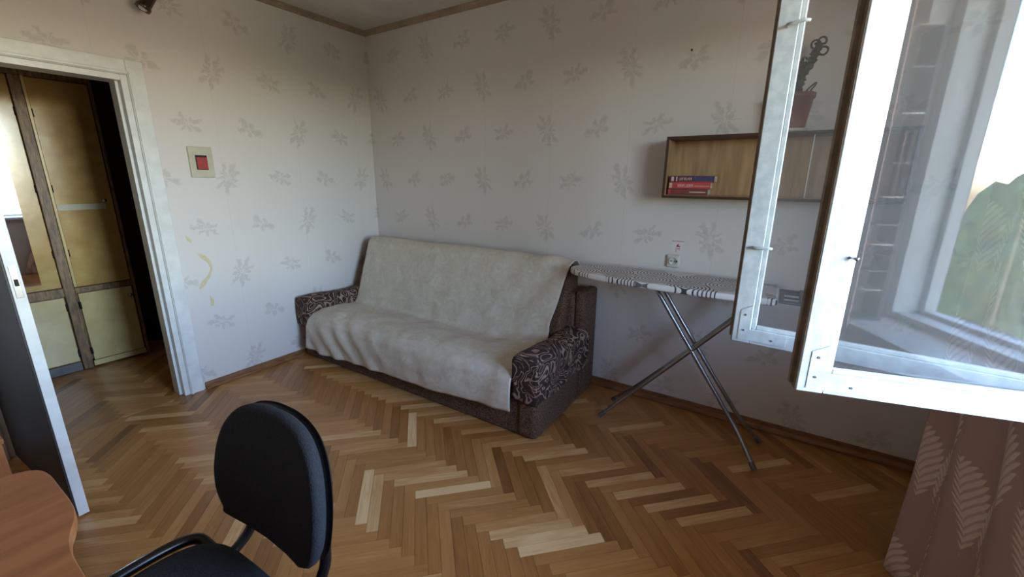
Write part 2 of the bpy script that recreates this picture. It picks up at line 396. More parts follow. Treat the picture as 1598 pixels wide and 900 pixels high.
M['bulb'] = surf('opal_bulb_off', (214, 208, 200), (220, 214, 206), 10, 0.3)
M['darkrack'] = surf('dark_brown_rack', (58, 46, 42), (70, 56, 50), 10, 0.5)
M['throw'] = None
def throw_mat():
    t = NT('grey_beige_throw_cloth'); v = t.coord('Object')
    a = t.noise(v, 55, 3); b = t.noise(v, 16, 3, 0.6, 1.6)
    w_ = t.n('ShaderNodeTexWave'); t.t.links.new(v, w_.inputs[0]); w_.inputs['Scale'].default_value = 95; w_.inputs['Distortion'].default_value = 3.0
    c = t.ramp(b.outputs[0], [(0.3, lin((198, 186, 168))), (0.7, lin((213, 203, 187)))])
    t.set(Base_Color=c, Roughness=0.92)
    h = t.math('ADD', t.math('MULTIPLY', a.outputs[0], 0.5), t.math('ADD', t.math('MULTIPLY', b.outputs[0], 0.9), t.math('MULTIPLY', w_.outputs[0], 0.15)))
    t.bump(h, 0.35, 0.008); return t.m
M['throw'] = throw_mat()

# ------------------------------------------------------------------ room shell
H = 2.55; RY = -3.25
DY0, DY1, DZ = -2.42, -1.635, 1.92           # door opening in the left wall
o = MB().box(0, WX + WT, 0, 0.2, -0.02, H).build('wall_back', M['paper']); tag(o, 'beige sprigged wallpaper wall behind the sofa and wall shelf', kind='structure')
m = MB().box(-0.12, 0, DY1, 0.2, -0.02, H).box(-0.12, 0, RY - 0.2, DY0, -0.02, H).box(-0.12, 0, DY0, DY1, DZ, H)
wl_left = m.build('wall_left', M['paper']); tag(wl_left, 'beige sprigged wallpaper wall with the doorway', kind='structure')
m = MB()
X0, X1 = WX, WX + WT
m.box(X0, X1, OY1, 0, -0.02, H).box(X0, X1, RY - 0.2, OY0, -0.02, H).box(X0, X1, OY0, OY1, -0.02, OZ0).box(X0, X1, OY0, OY1, OZ1, H)
o = m.build('wall_right', M['paper']); tag(o, 'window wall behind the brown curtain', kind='structure')
o = MB().box(-0.12, X1, RY - 0.2, RY, -0.02, H).build('wall_rear', M['paper']); tag(o, 'wall behind the desk', kind='structure')
o = MB().box(-2.1, X1, RY - 0.2, 0.2, H, H + 0.15).build('ceiling', M['ceil']); tag(o, 'plain whitewashed ceiling', kind='structure')
o = MB().box(X1, X1 + 1.15, -3.4, 0.2, 2.46, 2.60).build('ceiling_added_shade_slab', M['plinth']); tag(o, 'added unseen slab over the window outside, shading the room near it', kind='structure')  # unseen slab added to cut high sky light near the window
# hallway beyond the door
o = MB().box(-2.1, -0.12, -0.55, -0.4, -0.02, H).build('wall_hall_far', M['hallpaper']); tag(o, kind='structure')
o = MB().box(-2.1, -0.12, -3.1, -2.95, -0.02, H).build('wall_hall_near', M['hallpaper']); tag(o, kind='structure')
o = MB().box(-2.1, -1.95, -3.0, -0.5, -0.02, H).build('wall_hall_back', M['hallpaper']); tag(o, kind='structure')

# floor: base slab + herringbone oak blocks
floor = MB().box(-2.1, X1, RY - 0.2, 0.2, -0.10, -0.014).build('floor', M['underfloor']); tag(floor, 'oak herringbone parquet floor', kind='structure')
PW, PL = 0.0489, 0.3465; R2 = math.sqrt(0.5)
def uv2xy(u, v): return ((u + v) * R2, (u - v) * R2)
# anchor: lower-left corner of an 'A' block at (1.922,-1.497) is (u=kw, v=(k+1)w)
au = (1.922 + -1.497) * R2; av = (1.922 - -1.497) * R2
def project(p):
    d = RC.transposed() @ (Vector(p) - CAM)
    if d.z > -0.05: return None
    return (799 + 659 * d.x / -d.z, 450 - 659 * d.y / -d.z)
def clip(poly, x0, x1, y0, y1):
    for ax, val, sgn in ((0, x0, 1), (0, x1, -1), (1, y0, 1), (1, y1, -1)):
        out = []
        for i in range(len(poly)):
            a, b = poly[i], poly[(i+1) % len(poly)]
            da, db = (a[ax]-val)*sgn, (b[ax]-val)*sgn
            if da >= 0: out.append(a)
            if da * db < 0:
                t = da/(da-db); out.append((a[0]+(b[0]-a[0])*t, a[1]+(b[1]-a[1])*t))
        poly = out
        if len(poly) < 3: return []
    return poly
def parea(q): return abs(sum(q[i][0]*q[(i+1) % len(q)][1]-q[(i+1) % len(q)][0]*q[i][1] for i in range(len(q))))/2
blocks = []
rng = random.Random(5)
for row in range(-6, 7):
    for kk in range(-80, 80):
        for typ in 'AB':
            g = 0.0005
            if typ == 'A': u0, v0, du, dv = kk*PW, kk*PW, PL, PW
            else: u0, v0, du, dv = (kk-1)*PW, kk*PW, PW, PL
            u0 += row*PL + au; v0 += -row*PL + av - PW
            c = uv2xy(u0+du/2, v0+dv/2)
            if not (-2.1 < c[0] < WX + 0.2 and RY - 0.2 < c[1] < 0.2): continue
            poly = [uv2xy(u0+g, v0+g), uv2xy(u0+du-g, v0+g), uv2xy(u0+du-g, v0+dv-g), uv2xy(u0+g, v0+dv-g)]
            for rect in ((0.002, WX, RY, 0.0), (-1.95, -0.002, -2.95, -0.55)):
                q = clip(poly, *rect)
                if len(q) < 3 or parea(q) < 0.00003: continue
                if rect[0] < 0 and not (c[0] > -1.3): continue
                cc = (sum(p[0] for p in q)/len(q), sum(p[1] for p in q)/len(q))
                full = len(q) == 4 and parea(q) > 0.9995*(PL-2*g)*(PW-2*g)
                sc = [project((p[0], p[1], 0)) for p in q]
                vis = 0
                if all(sc):
                    cx_, cy_ = sum(p[0] for p in sc)/len(sc), sum(p[1] for p in sc)/len(sc)
                    hid = (0.1 < cc[0] < 2.15 and cc[1] > -0.80) or (cc[0] < 0 and (cc[1] > -1.5)) or cc[0] < -1.03 or (cx_ < 95 and cy_ > 600) or (cx_ > 1390 and cy_ > 740)
                    hid = hid or (345 < cx_ < 515 and 655 < cy_ < 900) or (cc[0] > 3.74 and cc[1] > -1.0)
                    if 0 < cx_ < 1598 and 0 < cy_ < 915 and not hid: vis = parea(sc)
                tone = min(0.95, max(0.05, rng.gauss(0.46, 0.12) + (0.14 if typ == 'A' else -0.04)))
                blocks.append([vis, typ, q, cc, full, tone, rng.random()])
# blocks that stand out pale or dark in the photograph: (x, y of the middle, tone)
for px_, py_, tn in ((2.02, -1.36, 0.98), (1.915, -1.39, 0.80), (2.62, -0.86, 0.74), (2.77, -0.86, 0.80), (2.91, -0.86, 0.80), (2.49, -1.36, 0.92), (2.56, -1.35, 0.99),
                     (2.55, -0.95, 0.30), (2.45, -1.10, 0.62), (2.84, -0.90, 0.25), (1.71, -1.58, 0.93), (1.78, -1.60, 0.80), (1.51, -1.13, 0.95), (1.39, -0.92, 0.82), (2.52, -1.17, 0.28),
                     (2.60, -1.10, 0.22), (2.70, -1.10, 0.28), (3.05, -0.88, 0.78), (3.02, -0.84, 0.24)):
    b = min(blocks, key=lambda q: (q[3][0]-px_)**2+(q[3][1]-py_)**2 if q[4] else 9)
    b[5] = tn
blocks.sort(key=lambda b: -b[0])
def block_uv(p, typ, c):
    d = Vector((p[0]-c[0], p[1]-c[1])); a = Vector((R2, R2)) if typ == 'A' else Vector((R2, -R2)); b = Vector((-a.y, a.x))
    return (d.dot(a), d.dot(b))
def block_mesh(q, c, typ, mat_, name='block'):
    n = len(q); v = [(p[0]-c[0], p[1]-c[1], 0.0) for p in q] + [(p[0]-c[0], p[1]-c[1], -0.013) for p in q]
    f = [tuple(range(n))] + [((i+1) % n, i, n+i, n+(i+1) % n) for i in range(n)]
    me = bpy.data.meshes.new(name); me.from_pydata(v, [], f)
    bm = bmesh.new(); bm.from_mesh(me); bmesh.ops.recalc_face_normals(bm, faces=bm.faces)
    for fc in bm.faces:
        if abs(fc.normal.z) > 0.9 and fc.normal.z < 0: bmesh.ops.reverse_faces(bm, faces=list(bm.faces)); break
    bm.to_mesh(me); bm.free()
    ul = me.uv_layers.new(name='UVMap')
    for li, l in enumerate(me.loops):
        co = me.vertices[l.vertex_index].co; ul.data[li].uv = block_uv((co.x, co.y), typ, (0, 0))
    me.materials.append(mat_); return me
shared = {}
NB = 298
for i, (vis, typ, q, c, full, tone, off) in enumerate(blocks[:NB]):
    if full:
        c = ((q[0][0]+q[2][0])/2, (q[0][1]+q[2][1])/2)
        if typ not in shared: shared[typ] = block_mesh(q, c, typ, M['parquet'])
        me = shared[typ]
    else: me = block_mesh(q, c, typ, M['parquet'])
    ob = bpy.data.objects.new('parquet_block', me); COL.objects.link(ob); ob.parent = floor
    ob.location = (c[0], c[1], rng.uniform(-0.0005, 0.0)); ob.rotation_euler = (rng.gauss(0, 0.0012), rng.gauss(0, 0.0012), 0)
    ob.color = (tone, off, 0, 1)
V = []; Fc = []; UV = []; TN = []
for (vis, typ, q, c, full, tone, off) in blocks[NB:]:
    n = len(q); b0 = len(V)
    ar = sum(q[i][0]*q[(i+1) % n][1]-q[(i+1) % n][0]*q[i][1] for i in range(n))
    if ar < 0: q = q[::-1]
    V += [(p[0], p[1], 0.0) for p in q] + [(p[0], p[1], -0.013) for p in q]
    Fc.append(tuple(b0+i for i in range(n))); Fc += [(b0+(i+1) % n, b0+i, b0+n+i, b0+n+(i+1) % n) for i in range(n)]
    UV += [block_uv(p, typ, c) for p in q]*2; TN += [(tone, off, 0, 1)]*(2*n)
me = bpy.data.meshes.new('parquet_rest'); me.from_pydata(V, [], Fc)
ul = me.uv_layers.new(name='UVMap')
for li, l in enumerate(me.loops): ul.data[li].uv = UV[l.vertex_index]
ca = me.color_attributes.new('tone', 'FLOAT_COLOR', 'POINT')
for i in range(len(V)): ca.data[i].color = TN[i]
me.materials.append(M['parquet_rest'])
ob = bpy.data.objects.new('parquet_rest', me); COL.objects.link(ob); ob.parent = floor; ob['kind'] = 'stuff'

# baseboards and cornices
def skirting(name, label, pts, axis, a0, a1):
    o = MB().prism(pts, a0, a1, axis).build(name, M['base'], bevel=0.003); return tag(o, label, kind='structure')
skirting('baseboard_back', 'brown wooden baseboard under the ironing board', [(0, 0.001), (-0.030, 0.001), (-0.030, 0.014), (-0.014, 0.030), (-0.012, 0.055), (0, 0.055)], 0, 0.02, WX)   # y,z profile along x
skirting('baseboard_left', 'brown wooden baseboard between doorway and sofa', [(0.0, 0.001), (0.030, 0.001), (0.030, 0.014), (0.014, 0.028), (0.012, 0.046), (0.0, 0.046)], 1, -1.545, -0.035)
for nm, lb, a in (('trim_1', 'thin wooden cornice along the top of the wall behind the sofa', 0), ('trim_2', 'thin wooden cornice along the top of the doorway wall', 1)):
    if a == 0: pr = [(0, H), (-0.030, H), (-0.030, H-0.010), (-0.018, H-0.016), (-0.014, H-0.034), (0, H-0.036)]; o = MB().prism(pr, 0.0, WX, 0)
    else: pr = [(0, H), (0.030, H), (0.030, H-0.010), (0.018, H-0.016), (0.014, H-0.034), (0, H-0.036)]; o = MB().prism(pr, RY, -0.02, 1)
    tag(o.build(nm, M['cornice']), lb, kind='structure')

# ------------------------------------------------------------------ door: casing, jambs and open leaf
door = struct('door_1', 'white painted doorway with its door standing open', (0, -2.03, 0))
cw = 0.078
def casing(y0, y1, z0, z1): return MB().box(0, 0.016, y0, y1, z0, z1)
MB().box(0, 0.018, DY1, DY1+cw, 0.001, DZ+cw).box(0, 0.026, DY1+0.004, DY1+0.018, 0.001, DZ+0.018).build('side_casing', M['white'], door, bevel=0.003)
MB().box(0, 0.018, DY0-cw, DY0, 0.001, DZ+cw).box(0, 0.026, DY0-0.018, DY0-0.004, 0.001, DZ+0.018).build('side_casing', M['white'], door, bevel=0.003)
MB().box(0, 0.017, DY0, DY1, DZ, DZ+cw).box(0, 0.026, DY0, DY1, DZ+0.004, DZ+0.018).build('head_casing', M['white'], door, bevel=0.003)
MB().box(-0.12, 0.008, DY1-0.030, DY1, 0.001, DZ).box(-0.12, -0.035, DY1-0.045, DY1-0.03, 0.001, DZ).build('jamb', M['white'], door, bevel=0.002)
MB().box(-0.12, 0.008, DY0, DY0+0.018, 0.001, DZ).build('jamb', M['white'], door, bevel=0.002)
MB().box(-0.12, 0.008, DY0+0.018, DY1-0.03, DZ-0.03, DZ).build('jamb', M['white'], door, bevel=0.002)
hy = DY0 + 0.02
dl = bpy.data.objects.new('door_leaf', None); COL.objects.link(dl); dl.parent = door; dl.location = (0.022, hy - door.location.y, 0); dl.rotation_euler = (0, 0, math.atan2(-2.350 - hy, 0.83-0.022)); 
tag(dl, 'white door leaf seen edge on')
LW = 0.812
MB().box(0, LW, 0.0, 0.034, 0.008, DZ-0.035).build('leaf_panel', M['white'], dl, local=True, bevel=0.002)
MB().box(0.015, LW-0.004, -0.006, 0.0, 0.02, DZ-0.05).build('leaf_face_shade', M['doorshade'], dl, local=True, bevel=0.001)  # dark sheet: shade on the face turned from the window, put into colour
MB().box(LW-0.001, LW+0.002, 0.007, 0.027, 0.955, 1.075).build('lock_plate', M['chrome'], dl, local=True, bevel=0.001)
MB().box(LW, LW+0.007, 0.012, 0.022, 1.00, 1.025).build('latch_bolt', M['dark'], dl, local=True, bevel=0.001)

# torn wallpaper marks on the left wall
def strip(name, pts, ws, mat_, parent):
    v = []; f = []
    for i, (p, w_) in enumerate(zip(pts, ws)):
        a = Vector(pts[min(i+1, len(pts)-1)]) - Vector(pts[max(i-1, 0)]); nrm = Vector((-a.y, a.x)).normalized()*w_
        for sg in (-1, 1):
            v.append((0.0012, p[0]+nrm.x*sg, p[1]+nrm.y*sg))
    f = [(2*i, 2*i+1, 2*i+3, 2*i+2) for i in range(len(pts)-1)]
    return MB().add(v, f).build(name, mat_, parent, solid=0.0016)
strip('wallpaper_tear', [(-1.455, 0.915), (-1.425, 0.885), (-1.395, 0.85), (-1.388, 0.80), (-1.41, 0.755), (-1.45, 0.71), (-1.475, 0.68)], [0.002, 0.014, 0.011, 0.005, 0.008, 0.014, 0.004], M['tear'], wl_left)
strip('wallpaper_tear', [(-1.50, 1.03), (-1.485, 1.005), (-1.475, 0.98)], [0.002, 0.010, 0.003], M['tear'], wl_left)
strip('wallpaper_tear', [(-1.425, 0.625), (-1.415, 0.59), (-1.42, 0.555)], [0.002, 0.010, 0.008], M['tear'], wl_left)

# ------------------------------------------------------------------ window: frame, sill, two open sashes
win = struct('window_1', 'white double window with both leaves swung open into the room', (4.1, -1.58, 0.8))
def frame_ring(x0, x1, t): 
    return MB().box(x0, x1, OY0, OY0+t, OZ0, OZ1).box(x0, x1, OY1-t, OY1, OZ0, OZ1).box(x0, x1, OY0+t, OY1-t, OZ0, OZ0+t*0.6).box(x0, x1, OY0+t, OY1-t, OZ1-t, OZ1)
frame_ring(4.035, 4.085, 0.045).build('inner_frame', M['oldwhite'], win, bevel=0.003)
frame_ring(4.155, 4.205, 0.055).build('outer_frame', M['oldwhite'], win, bevel=0.003)
frame_ring(4.085, 4.155, 0.030).build('frame_lining', M['oldwhite'], win)
for nm, bx in (('reveal_lining', (3.9495, 4.034, OY1-0.004, OY1+0.0005, OZ0, OZ1)), ('reveal_lining', (3.9495, 4.034, OY0-0.0005, OY0+0.004, OZ0, OZ1)), ('reveal_lining', (3.9495, 4.034, OY0+0.004, OY1-0.004, OZ1-0.004, OZ1+0.0005)),
               ('outer_reveal', (4.206, X1+0.002, OY1-0.004, OY1+0.0005, OZ0, OZ1)), ('outer_reveal', (4.206, X1+0.002, OY0-0.0005, OY0+0.004, OZ0, OZ1)), ('outer_reveal', (4.206, X1+0.002, OY0+0.004, OY1-0.004, OZ1-0.004, OZ1+0.0005)), ('outer_sill', (4.206, X1+0.06, OY0+0.004, OY1-0.004, OZ0, OZ0+0.006))):
    MB().box(*bx).build(nm, M['white'] if nm == 'reveal_lining' else M['plinth'], win)
MB().box(3.80, 4.034, OY0-0.06, OY1+0.03, OZ0-0.035, OZ0-0.001).build('window_sill', M['oldwhite'], win, bevel=0.006)
def sash(name, label, free, direction, length, z0, z1, th, st, flip=1):
    d = Vector((direction[0], direction[1])).normalized()
    r = bpy.data.objects.new(name, None); COL.objects.link(r); r.parent = win
    r.location = Vector((free[0], free[1], z0)) - win.location; r.rotation_euler = (0, 0, math.atan2(d.y, d.x)); tag(r, label)
    h = z1 - z0
    # local x from the free edge to the hinge, local y = thickness away from the camera
    MB().box(0.0015, st, 0, th, 0, h).build('stile', M['oldwhite'], r, local=True, bevel=0.003)
    MB().box(-0.0005, 0.0015, 0.002, th-0.002, 0.0, h).box(-0.010, 0.0, th*0.55, th-0.001, 0.01, h).build('stile_edge', M['rawwood'], r, local=True, bevel=0.002)
    MB().box(length-st, length, 0, th, 0, h).build('stile', M['oldwhite'], r, local=True, bevel=0.003)
    MB().box(st, length-st, 0.001, th-0.001, 0, st*0.92).build('rail', M['oldwhite'], r, local=True, bevel=0.003)
    MB().box(st, length-st, 0.001, th-0.001, h-st*0.92, h).build('rail', M['oldwhite'], r, local=True, bevel=0.003)
    # glazing bead: a step set back around the glass
    b = 0.014; y0 = 0.006; y1 = th*0.5
    m = MB(); x0, x1, za, zb = st, length-st, st*0.92, h-st*0.92
    m.box(x0, x0+b, y0, y1, za, zb).box(x1-b, x1, y0, y1, za, zb).box(x0+b, x1-b, y0, y1, za, za+b).box(x0+b, x1-b, y0, y1, zb-b, zb)
    m.build('glazing_bead', M['oldwhite'], r, local=True, bevel=0.003)
    MB().box(x0+0.002, x1-0.002, y1+0.001, y1+0.004, za+0.002, zb-0.002).build('glass_pane', M['glass'], r, local=True)
    # painted corner irons
    for zz, sg in ((0, 1), (h, -1)):
        q = [(st*0.36, 0.012), (st*0.36, 0.115), (st*0.95, 0.135), (st*0.95, st*0.90), (0.16, st*0.90), (0.16, 0.012)]
        MB().prism([(a, zz+sg*c) for a, c in (q if sg > 0 else q[::-1])], -0.002, 0.0005, 1).build('corner_iron', M['oldwhite'], r, local=True)
        m = MB()
        for a, c in ((st*0.62, 0.10), (st*0.62, 0.045), (0.12, st*0.45)):
            m.lathe([(0.0035, -0.0015), (0.0035, 0.0015)], (a, -0.002, zz+sg*c), 8, M=Matrix.Rotation(PI/2, 3, 'X'))
        m.build('screw', M['greyplastic'], r, local=True)
    return r
inner = sash('inner_sash', 'grey white window leaf farther from the camera', (3.037, -1.022), (0.684, -0.049), 1.0, 0.85, 2.22, 0.042, 0.056)
outer = sash('outer_sash', 'bright white window leaf nearer the camera', (3.226, -1.333), (0.9728, 0.2318), 0.96, 0.85, 2.22, 0.042, 0.062)
def latch(r, x, z, y=-0.004):
    MB().tube([(x, y+0.006, z), (x, y-0.010, z), (x+0.012, y-0.014, z), (x+0.04, y-0.014, z+0.004), (x+0.055, y-0.013, z+0.001)], [0.005, 0.005, 0.006, 0.005, 0.004], 8).build('latch', M['oldwhite'], r, local=True, smooth=True)
latch(inner, 0.030, 0.975); latch(inner, 0.028, 0.33); 
m = MB().tube([(0.060, 0.002, 0.363), (0.066, -0.012, 0.363), (0.072, -0.016, 0.361)], [0.004, 0.004, 0.006], 8); m.build('hook', M['chrome'], outer, local=True, smooth=True)

# ------------------------------------------------------------------ sofa
sofa = thing('sofa', 'brown upholstered sofa against the wallpapered wall', 'sofa', (1.1, -0.45, 0))
MB().box(0.10, 2.118, -0.83, -0.30, 0.004, 0.265).build('base', M['sofa'], sofa, bevel=0.012, seg=3)
MB().box(0.09, 2.10, -0.27, -0.035, 0.004, 0.70).build('back_frame', M['sofa'], sofa, bevel=0.02, seg=3)
for x0, x1 in ((0.040, 0.165), (2.045, 2.168)):
    MB().box(x0, x1, -0.845, -0.29, 0.004, 0.475).build('armrest', M['sofa'], sofa, bevel=0.03, seg=4)
MB().box(2.10, 2.165, -0.26, -0.035, 0.004, 0.715).build('back_side', M['sofa'], sofa, bevel=0.022, seg=3)
MB().box(0.035, 0.09, -0.26, -0.035, 0.004, 0.715).build('back_side', M['sofa'], sofa, bevel=0.022, seg=3)
MB().box(0.175, 2.035, -0.845, -0.40, 0.20, 0.355).build('seat_cushion', M['sofa'], sofa, bevel=0.035, seg=4)
# leaning back cushion: section in (y,z)
sec = [(-0.425, 0.33), (-0.225, 0.862), (-0.16, 0.872), (-0.11, 0.84), (-0.10, 0.72), (-0.28, 0.33)]
MB().prism(sec, 0.105, 2.055, 0).build('back_cushion', M['sofa'], sofa, bevel=0.025, seg=3)
MB().box(2.1165, 2.119, -0.838, -0.83, 0.01, 0.24).build('piping', M['sofa'], sofa, bevel=0.001)

def arm_cover(label, x0, x1, zin, zout, inner_is_right):
    t = 0.007; n = 26
    loc = ((x0+x1)/2, -0.56, zin)
    m = MB()
    def pt(u, v):
        # u along the arm (front to rear), v across: inner hem -> top -> outer hem
        y = lerp(-0.862, -0.20 if inner_is_right is False else -0.20, u)
        top = 0.492 + 0.006*math.sin(u*9) - 0.018*u
        za, zb = (zin, zout) if not inner_is_right else (zout, zin)
        za += 0.012*math.sin(u*14+x0*7); zb += 0.010*math.sin(u*11+1)
        rad = 0.035
        path = [(x0, za), (x0, top-rad), (x0+rad*0.3, top-rad*0.3), (x0+rad, top), (x1-rad, top), (x1-rad*0.3, top-rad*0.3), (x1, top-rad), (x1, zb)]
        L = [0]
        for i in range(1, len(path)): L.append(L[-1]+math.dist(path[i], path[i-1]))
        q = v*L[-1]; x = interp(q, L, [p[0] for p in path]); z = interp(q, L, [p[1] for p in path])
        bul = 0.005*mnoise.noise(Vector((x*8, y*8, z*8)))
        return (x + (bul if x > (x0+x1)/2 else -bul), y, z + bul)
    m.grid(pt, 30, 40)
    # front flap
    fz = min(zin, zout)
    def fp(u, v):
        x = lerp(x0, x1, u); tz = 0.490 - 0.03*(abs(u-0.5)*2)**6
        return (x, -0.864-0.004*math.sin(v*PI), lerp(fz+0.008*math.sin(u*6), tz, v))
    m.grid(fp, 12, 16)
    o = m.build('armrest_cover', M['cover'], loc=loc, smooth=True, solid=t)
    return tag(o, label, 'armrest cover', 'armrest covers on the sofa')
arm_cover('dark marbled cloth draped on the sofa arm beside the doorway wall', 0.026, 0.180, 0.30, 0.265, False)
arm_cover('dark marbled cloth draped on the sofa arm beside the ironing board', 2.030, 2.184, 0.30, 0.235, False)

# throw blanket over back, seat and front
prof = [(-0.13, 0.79), (-0.135, 0.86), (-0.165, 0.893), (-0.205, 0.892), (-0.245, 0.862), (-0.31, 0.69), (-0.375, 0.52), (-0.425, 0.400), (-0.452, 0.372), (-0.50, 0.372), (-0.62, 0.385), (-0.76, 0.388), (-0.835, 0.374), (-0.868, 0.335), (-0.880, 0.27), (-0.884, 0.19), (-0.882, 0.10)]
PLn = [0]
for i in range(1, len(prof)): PLn.append(PLn[-1]+math.dist(prof[i], prof[i-1]))
PT = PLn[-1]
def throw_pt(u, v):
    hem = interp(u, [0, 0.08, 0.3, 0.66, 0.9, 1.0], [0.010, 0.00, 0.015, 0.035, 0.062, 0.075])
    q = v*(PT - hem); y = interp(q, PLn, [p[0] for p in prof]); z = interp(q, PLn, [p[1] for p in prof])
    f = v
    xl = interp(f, [0, 0.08, 0.42, 0.52, 0.80, 0.9, 1], [0.165, 0.165, 0.19, 0.185, 0.19, 0.165, 0.150])
    xr = interp(f, [0, 0.08, 0.15, 0.42, 0.52, 0.80, 0.9, 1], [2.075, 2.07, 2.06, 1.995, 2.005, 2.022, 2.028, 2.035])
    x = lerp(xl, xr, u)
    n1 = mnoise.noise(Vector((x*3.1, f*5, 1.3))); n2 = mnoise.noise(Vector((x*9, f*14, 4.1))); n3 = mnoise.noise(Vector((x*22, f*30, 7.7)))
    amp = 0.010*n1 + 0.006*n2 + 0.0025*n3
    # drag folds at the front left, and soft folds at the right of the back
    if f > 0.62:
        k_ = (f-0.62)/0.38
        amp += 0.013*k_*max(0, 1-abs(u-0.22)/0.30)*math.sin(46*(x*0.72 - f*0.9))
        amp += 0.004*k_*math.sin(x*17+3*n1)
    if f < 0.45 and u > 0.62:
        amp += 0.010*(u-0.62)/0.38*math.sin(30*(x*0.75+f*0.9))
    if 0.40 < f < 0.62: amp += 0.004*math.sin(x*19+5*n1)*(0.3+0.7*u)
    # push along the outward normal of the profile
    e_ = 0.01
    q0, q1 = max(0, q-e_), min(PT, q+e_)
    ty = interp(q1, PLn, [p[0] for p in prof]) - interp(q0, PLn, [p[0] for p in prof]); tz = interp(q1, PLn, [p[1] for p in prof]) - interp(q0, PLn, [p[1] for p in prof])
    l = math.hypot(ty, tz) or 1; ny, nz = tz/l, -ty/l
    amp = 0.012 + max(-0.010, amp)
    return (x, y + ny*amp, z + nz*amp)
m = MB().grid(throw_pt, 150, 110)
o = m.build('throw_blanket', M['throw'], loc=(1.1, -0.88, 0.1), smooth=True, solid=0.004)
tag(o, 'grey beige cloth throw spread over the sofa back and seat', 'blanket')

# ------------------------------------------------------------------ ironing board
ib = thing('ironing_board', 'ironing board with arc patterned cover standing right of the sofa', 'ironing board', (2.66, -0.29, 0))
BY, BZ = -0.275, 0.878
def board_outline(inset=0.0):
    up = [(3.16, 0.165), (2.95, 0.185), (2.70, 0.188), (2.45, 0.176), (2.28, 0.150), (2.17, 0.112), (2.105, 0.066), (2.078, 0.0)]
    pts = []
    for x, h in up: pts.append((x, BY + h))
    for x, h in reversed(up[:-1]): pts.append((x, BY - h))
    c = Vector((2.65, BY)); sm = [Vector((p[0], p[1], 0)) for p in pts]
    out = bez(sm, 5); return [(p.x, p.y) for p in out]
MB().prism(board_outline(), BZ-0.034, BZ).build('board_cover', M['boardcover'], ib, bevel=0.012, seg=4)
MB().box(2.35, 3.14, BY-0.10, BY+0.10, BZ-0.050, BZ-0.036).build('under_frame', M['steel'], ib)
def leg(path, r=0.0105): return MB().tube(bez(path, 5), r, 10).build('leg', M['steel'], ib, smooth=True)
legA = [[(2.60, BY-0.055, 0.83), (2.815, BY-0.055, 0.515), (3.03, BY-0.07, 0.21), (3.10, BY-0.10, 0.12), (3.183, -0.447, 0.012)],
        [(2.60, BY+0.055, 0.83), (2.815, BY+0.055, 0.515), (3.03, BY+0.06, 0.21), (3.10, BY+0.07, 0.12), (3.19, -0.165, 0.012)]]
legB = [[(3.09, BY-0.030, 0.83), (2.82, BY-0.030, 0.515), (2.55, BY-0.05, 0.21), (2.45, BY-0.08, 0.105), (2.362, -0.396, 0.012)],
        [(3.09, BY+0.030, 0.83), (2.82, BY+0.030, 0.515), (2.55, BY+0.05, 0.21), (2.45, BY+0.07, 0.105), (2.362, -0.165, 0.012)]]
for p in legA + legB:
    lg = leg(p); a, b = Vector(p[-2]), Vector(p[-1]); d = (b-a).normalized()
    MB().tube([b-d*0.035, b+d*0.004], 0.0135, 10).build('foot_cap', M['greyplastic'], lg, smooth=False)
MB().tube([(2.818, BY-0.075, 0.515), (2.818, BY+0.075, 0.515)], 0.007, 8).build('pivot_bolt', M['steel'], ib, smooth=True)
# iron rest at the square end
m = MB(); z = BZ - 0.012
m.box(3.165, 3.265, BY-0.135, BY-0.105, z-0.012, z).box(3.165, 3.265, BY+0.105, BY+0.135, z-0.012, z).box(3.245, 3.27, BY-0.135, BY+0.135, z-0.012, z+0.006).box(3.165, 3.185, BY-0.105, BY+0.105, z-0.012, z)
m.box(3.185, 3.245, BY-0.035, BY-0.02, z-0.010, z-0.002).box(3.185, 3.245, BY+0.05, BY+0.065, z-0.010, z-0.002)
m.build('iron_rest', M['greyplastic'], ib, bevel=0.004)

# ------------------------------------------------------------------ wall shelf with books and plant
SX0, SX1, SD, SZ0, SZ1 = 2.545, 3.56, -0.165, 1.297, 1.614
sh = thing('wall_shelf', 'long dark edged wooden wall shelf above the ironing board', 'shelf', ((SX0+SX1)/2, -0.08, SZ0))
tk = 0.014
MB().box(SX0, SX1, SD, -0.002, SZ1-tk, SZ1).build('top_board', M['shelfdark'], sh, bevel=0.0015)
MB().box(SX0, SX1, SD, -0.002, SZ0, SZ0+tk).build('bottom_board', M['shelfdark'], sh, bevel=0.0015)
for x in (SX0, SX1-tk):
    MB().box(x, x+tk, SD, -0.002, SZ0+tk, SZ1-tk).build('side_board', M['shelfdark'], sh, bevel=0.0015)
MB().box(SX0+tk, SX0+tk+0.002, SD+0.004, -0.008, SZ0+tk, SZ1-tk).build('side_lining', M['shelflight'], sh)
MB().box(SX1-tk-0.002, SX1-tk, SD+0.004, -0.008, SZ0+tk, SZ1-tk).build('side_lining', M['shelflight'], sh)
MB().box(SX0+tk, SX1-tk, -0.008, -0.003, SZ0+tk, SZ1-tk).build('back_panel', M['shelflight'], sh)
MB().box(SX0+tk+0.002, SX1-tk-0.002, SD+0.004, -0.008, SZ0+tk, SZ0+tk+0.002).build('floor_lining', M['shelflight'], sh)
gp = MB().box(3.198, SX1-tk-0.003, SD+0.012, SD+0.016, SZ0+tk+0.003, SZ1-tk-0.003).build('sliding_glass', M['clearglass'], sh)
MB().box(3.1945, 3.1978, SD+0.012, SD+0.016, SZ0+tk+0.003, SZ1-tk-0.003).build('glass_edge', M['white'], gp)
BD = 0.125
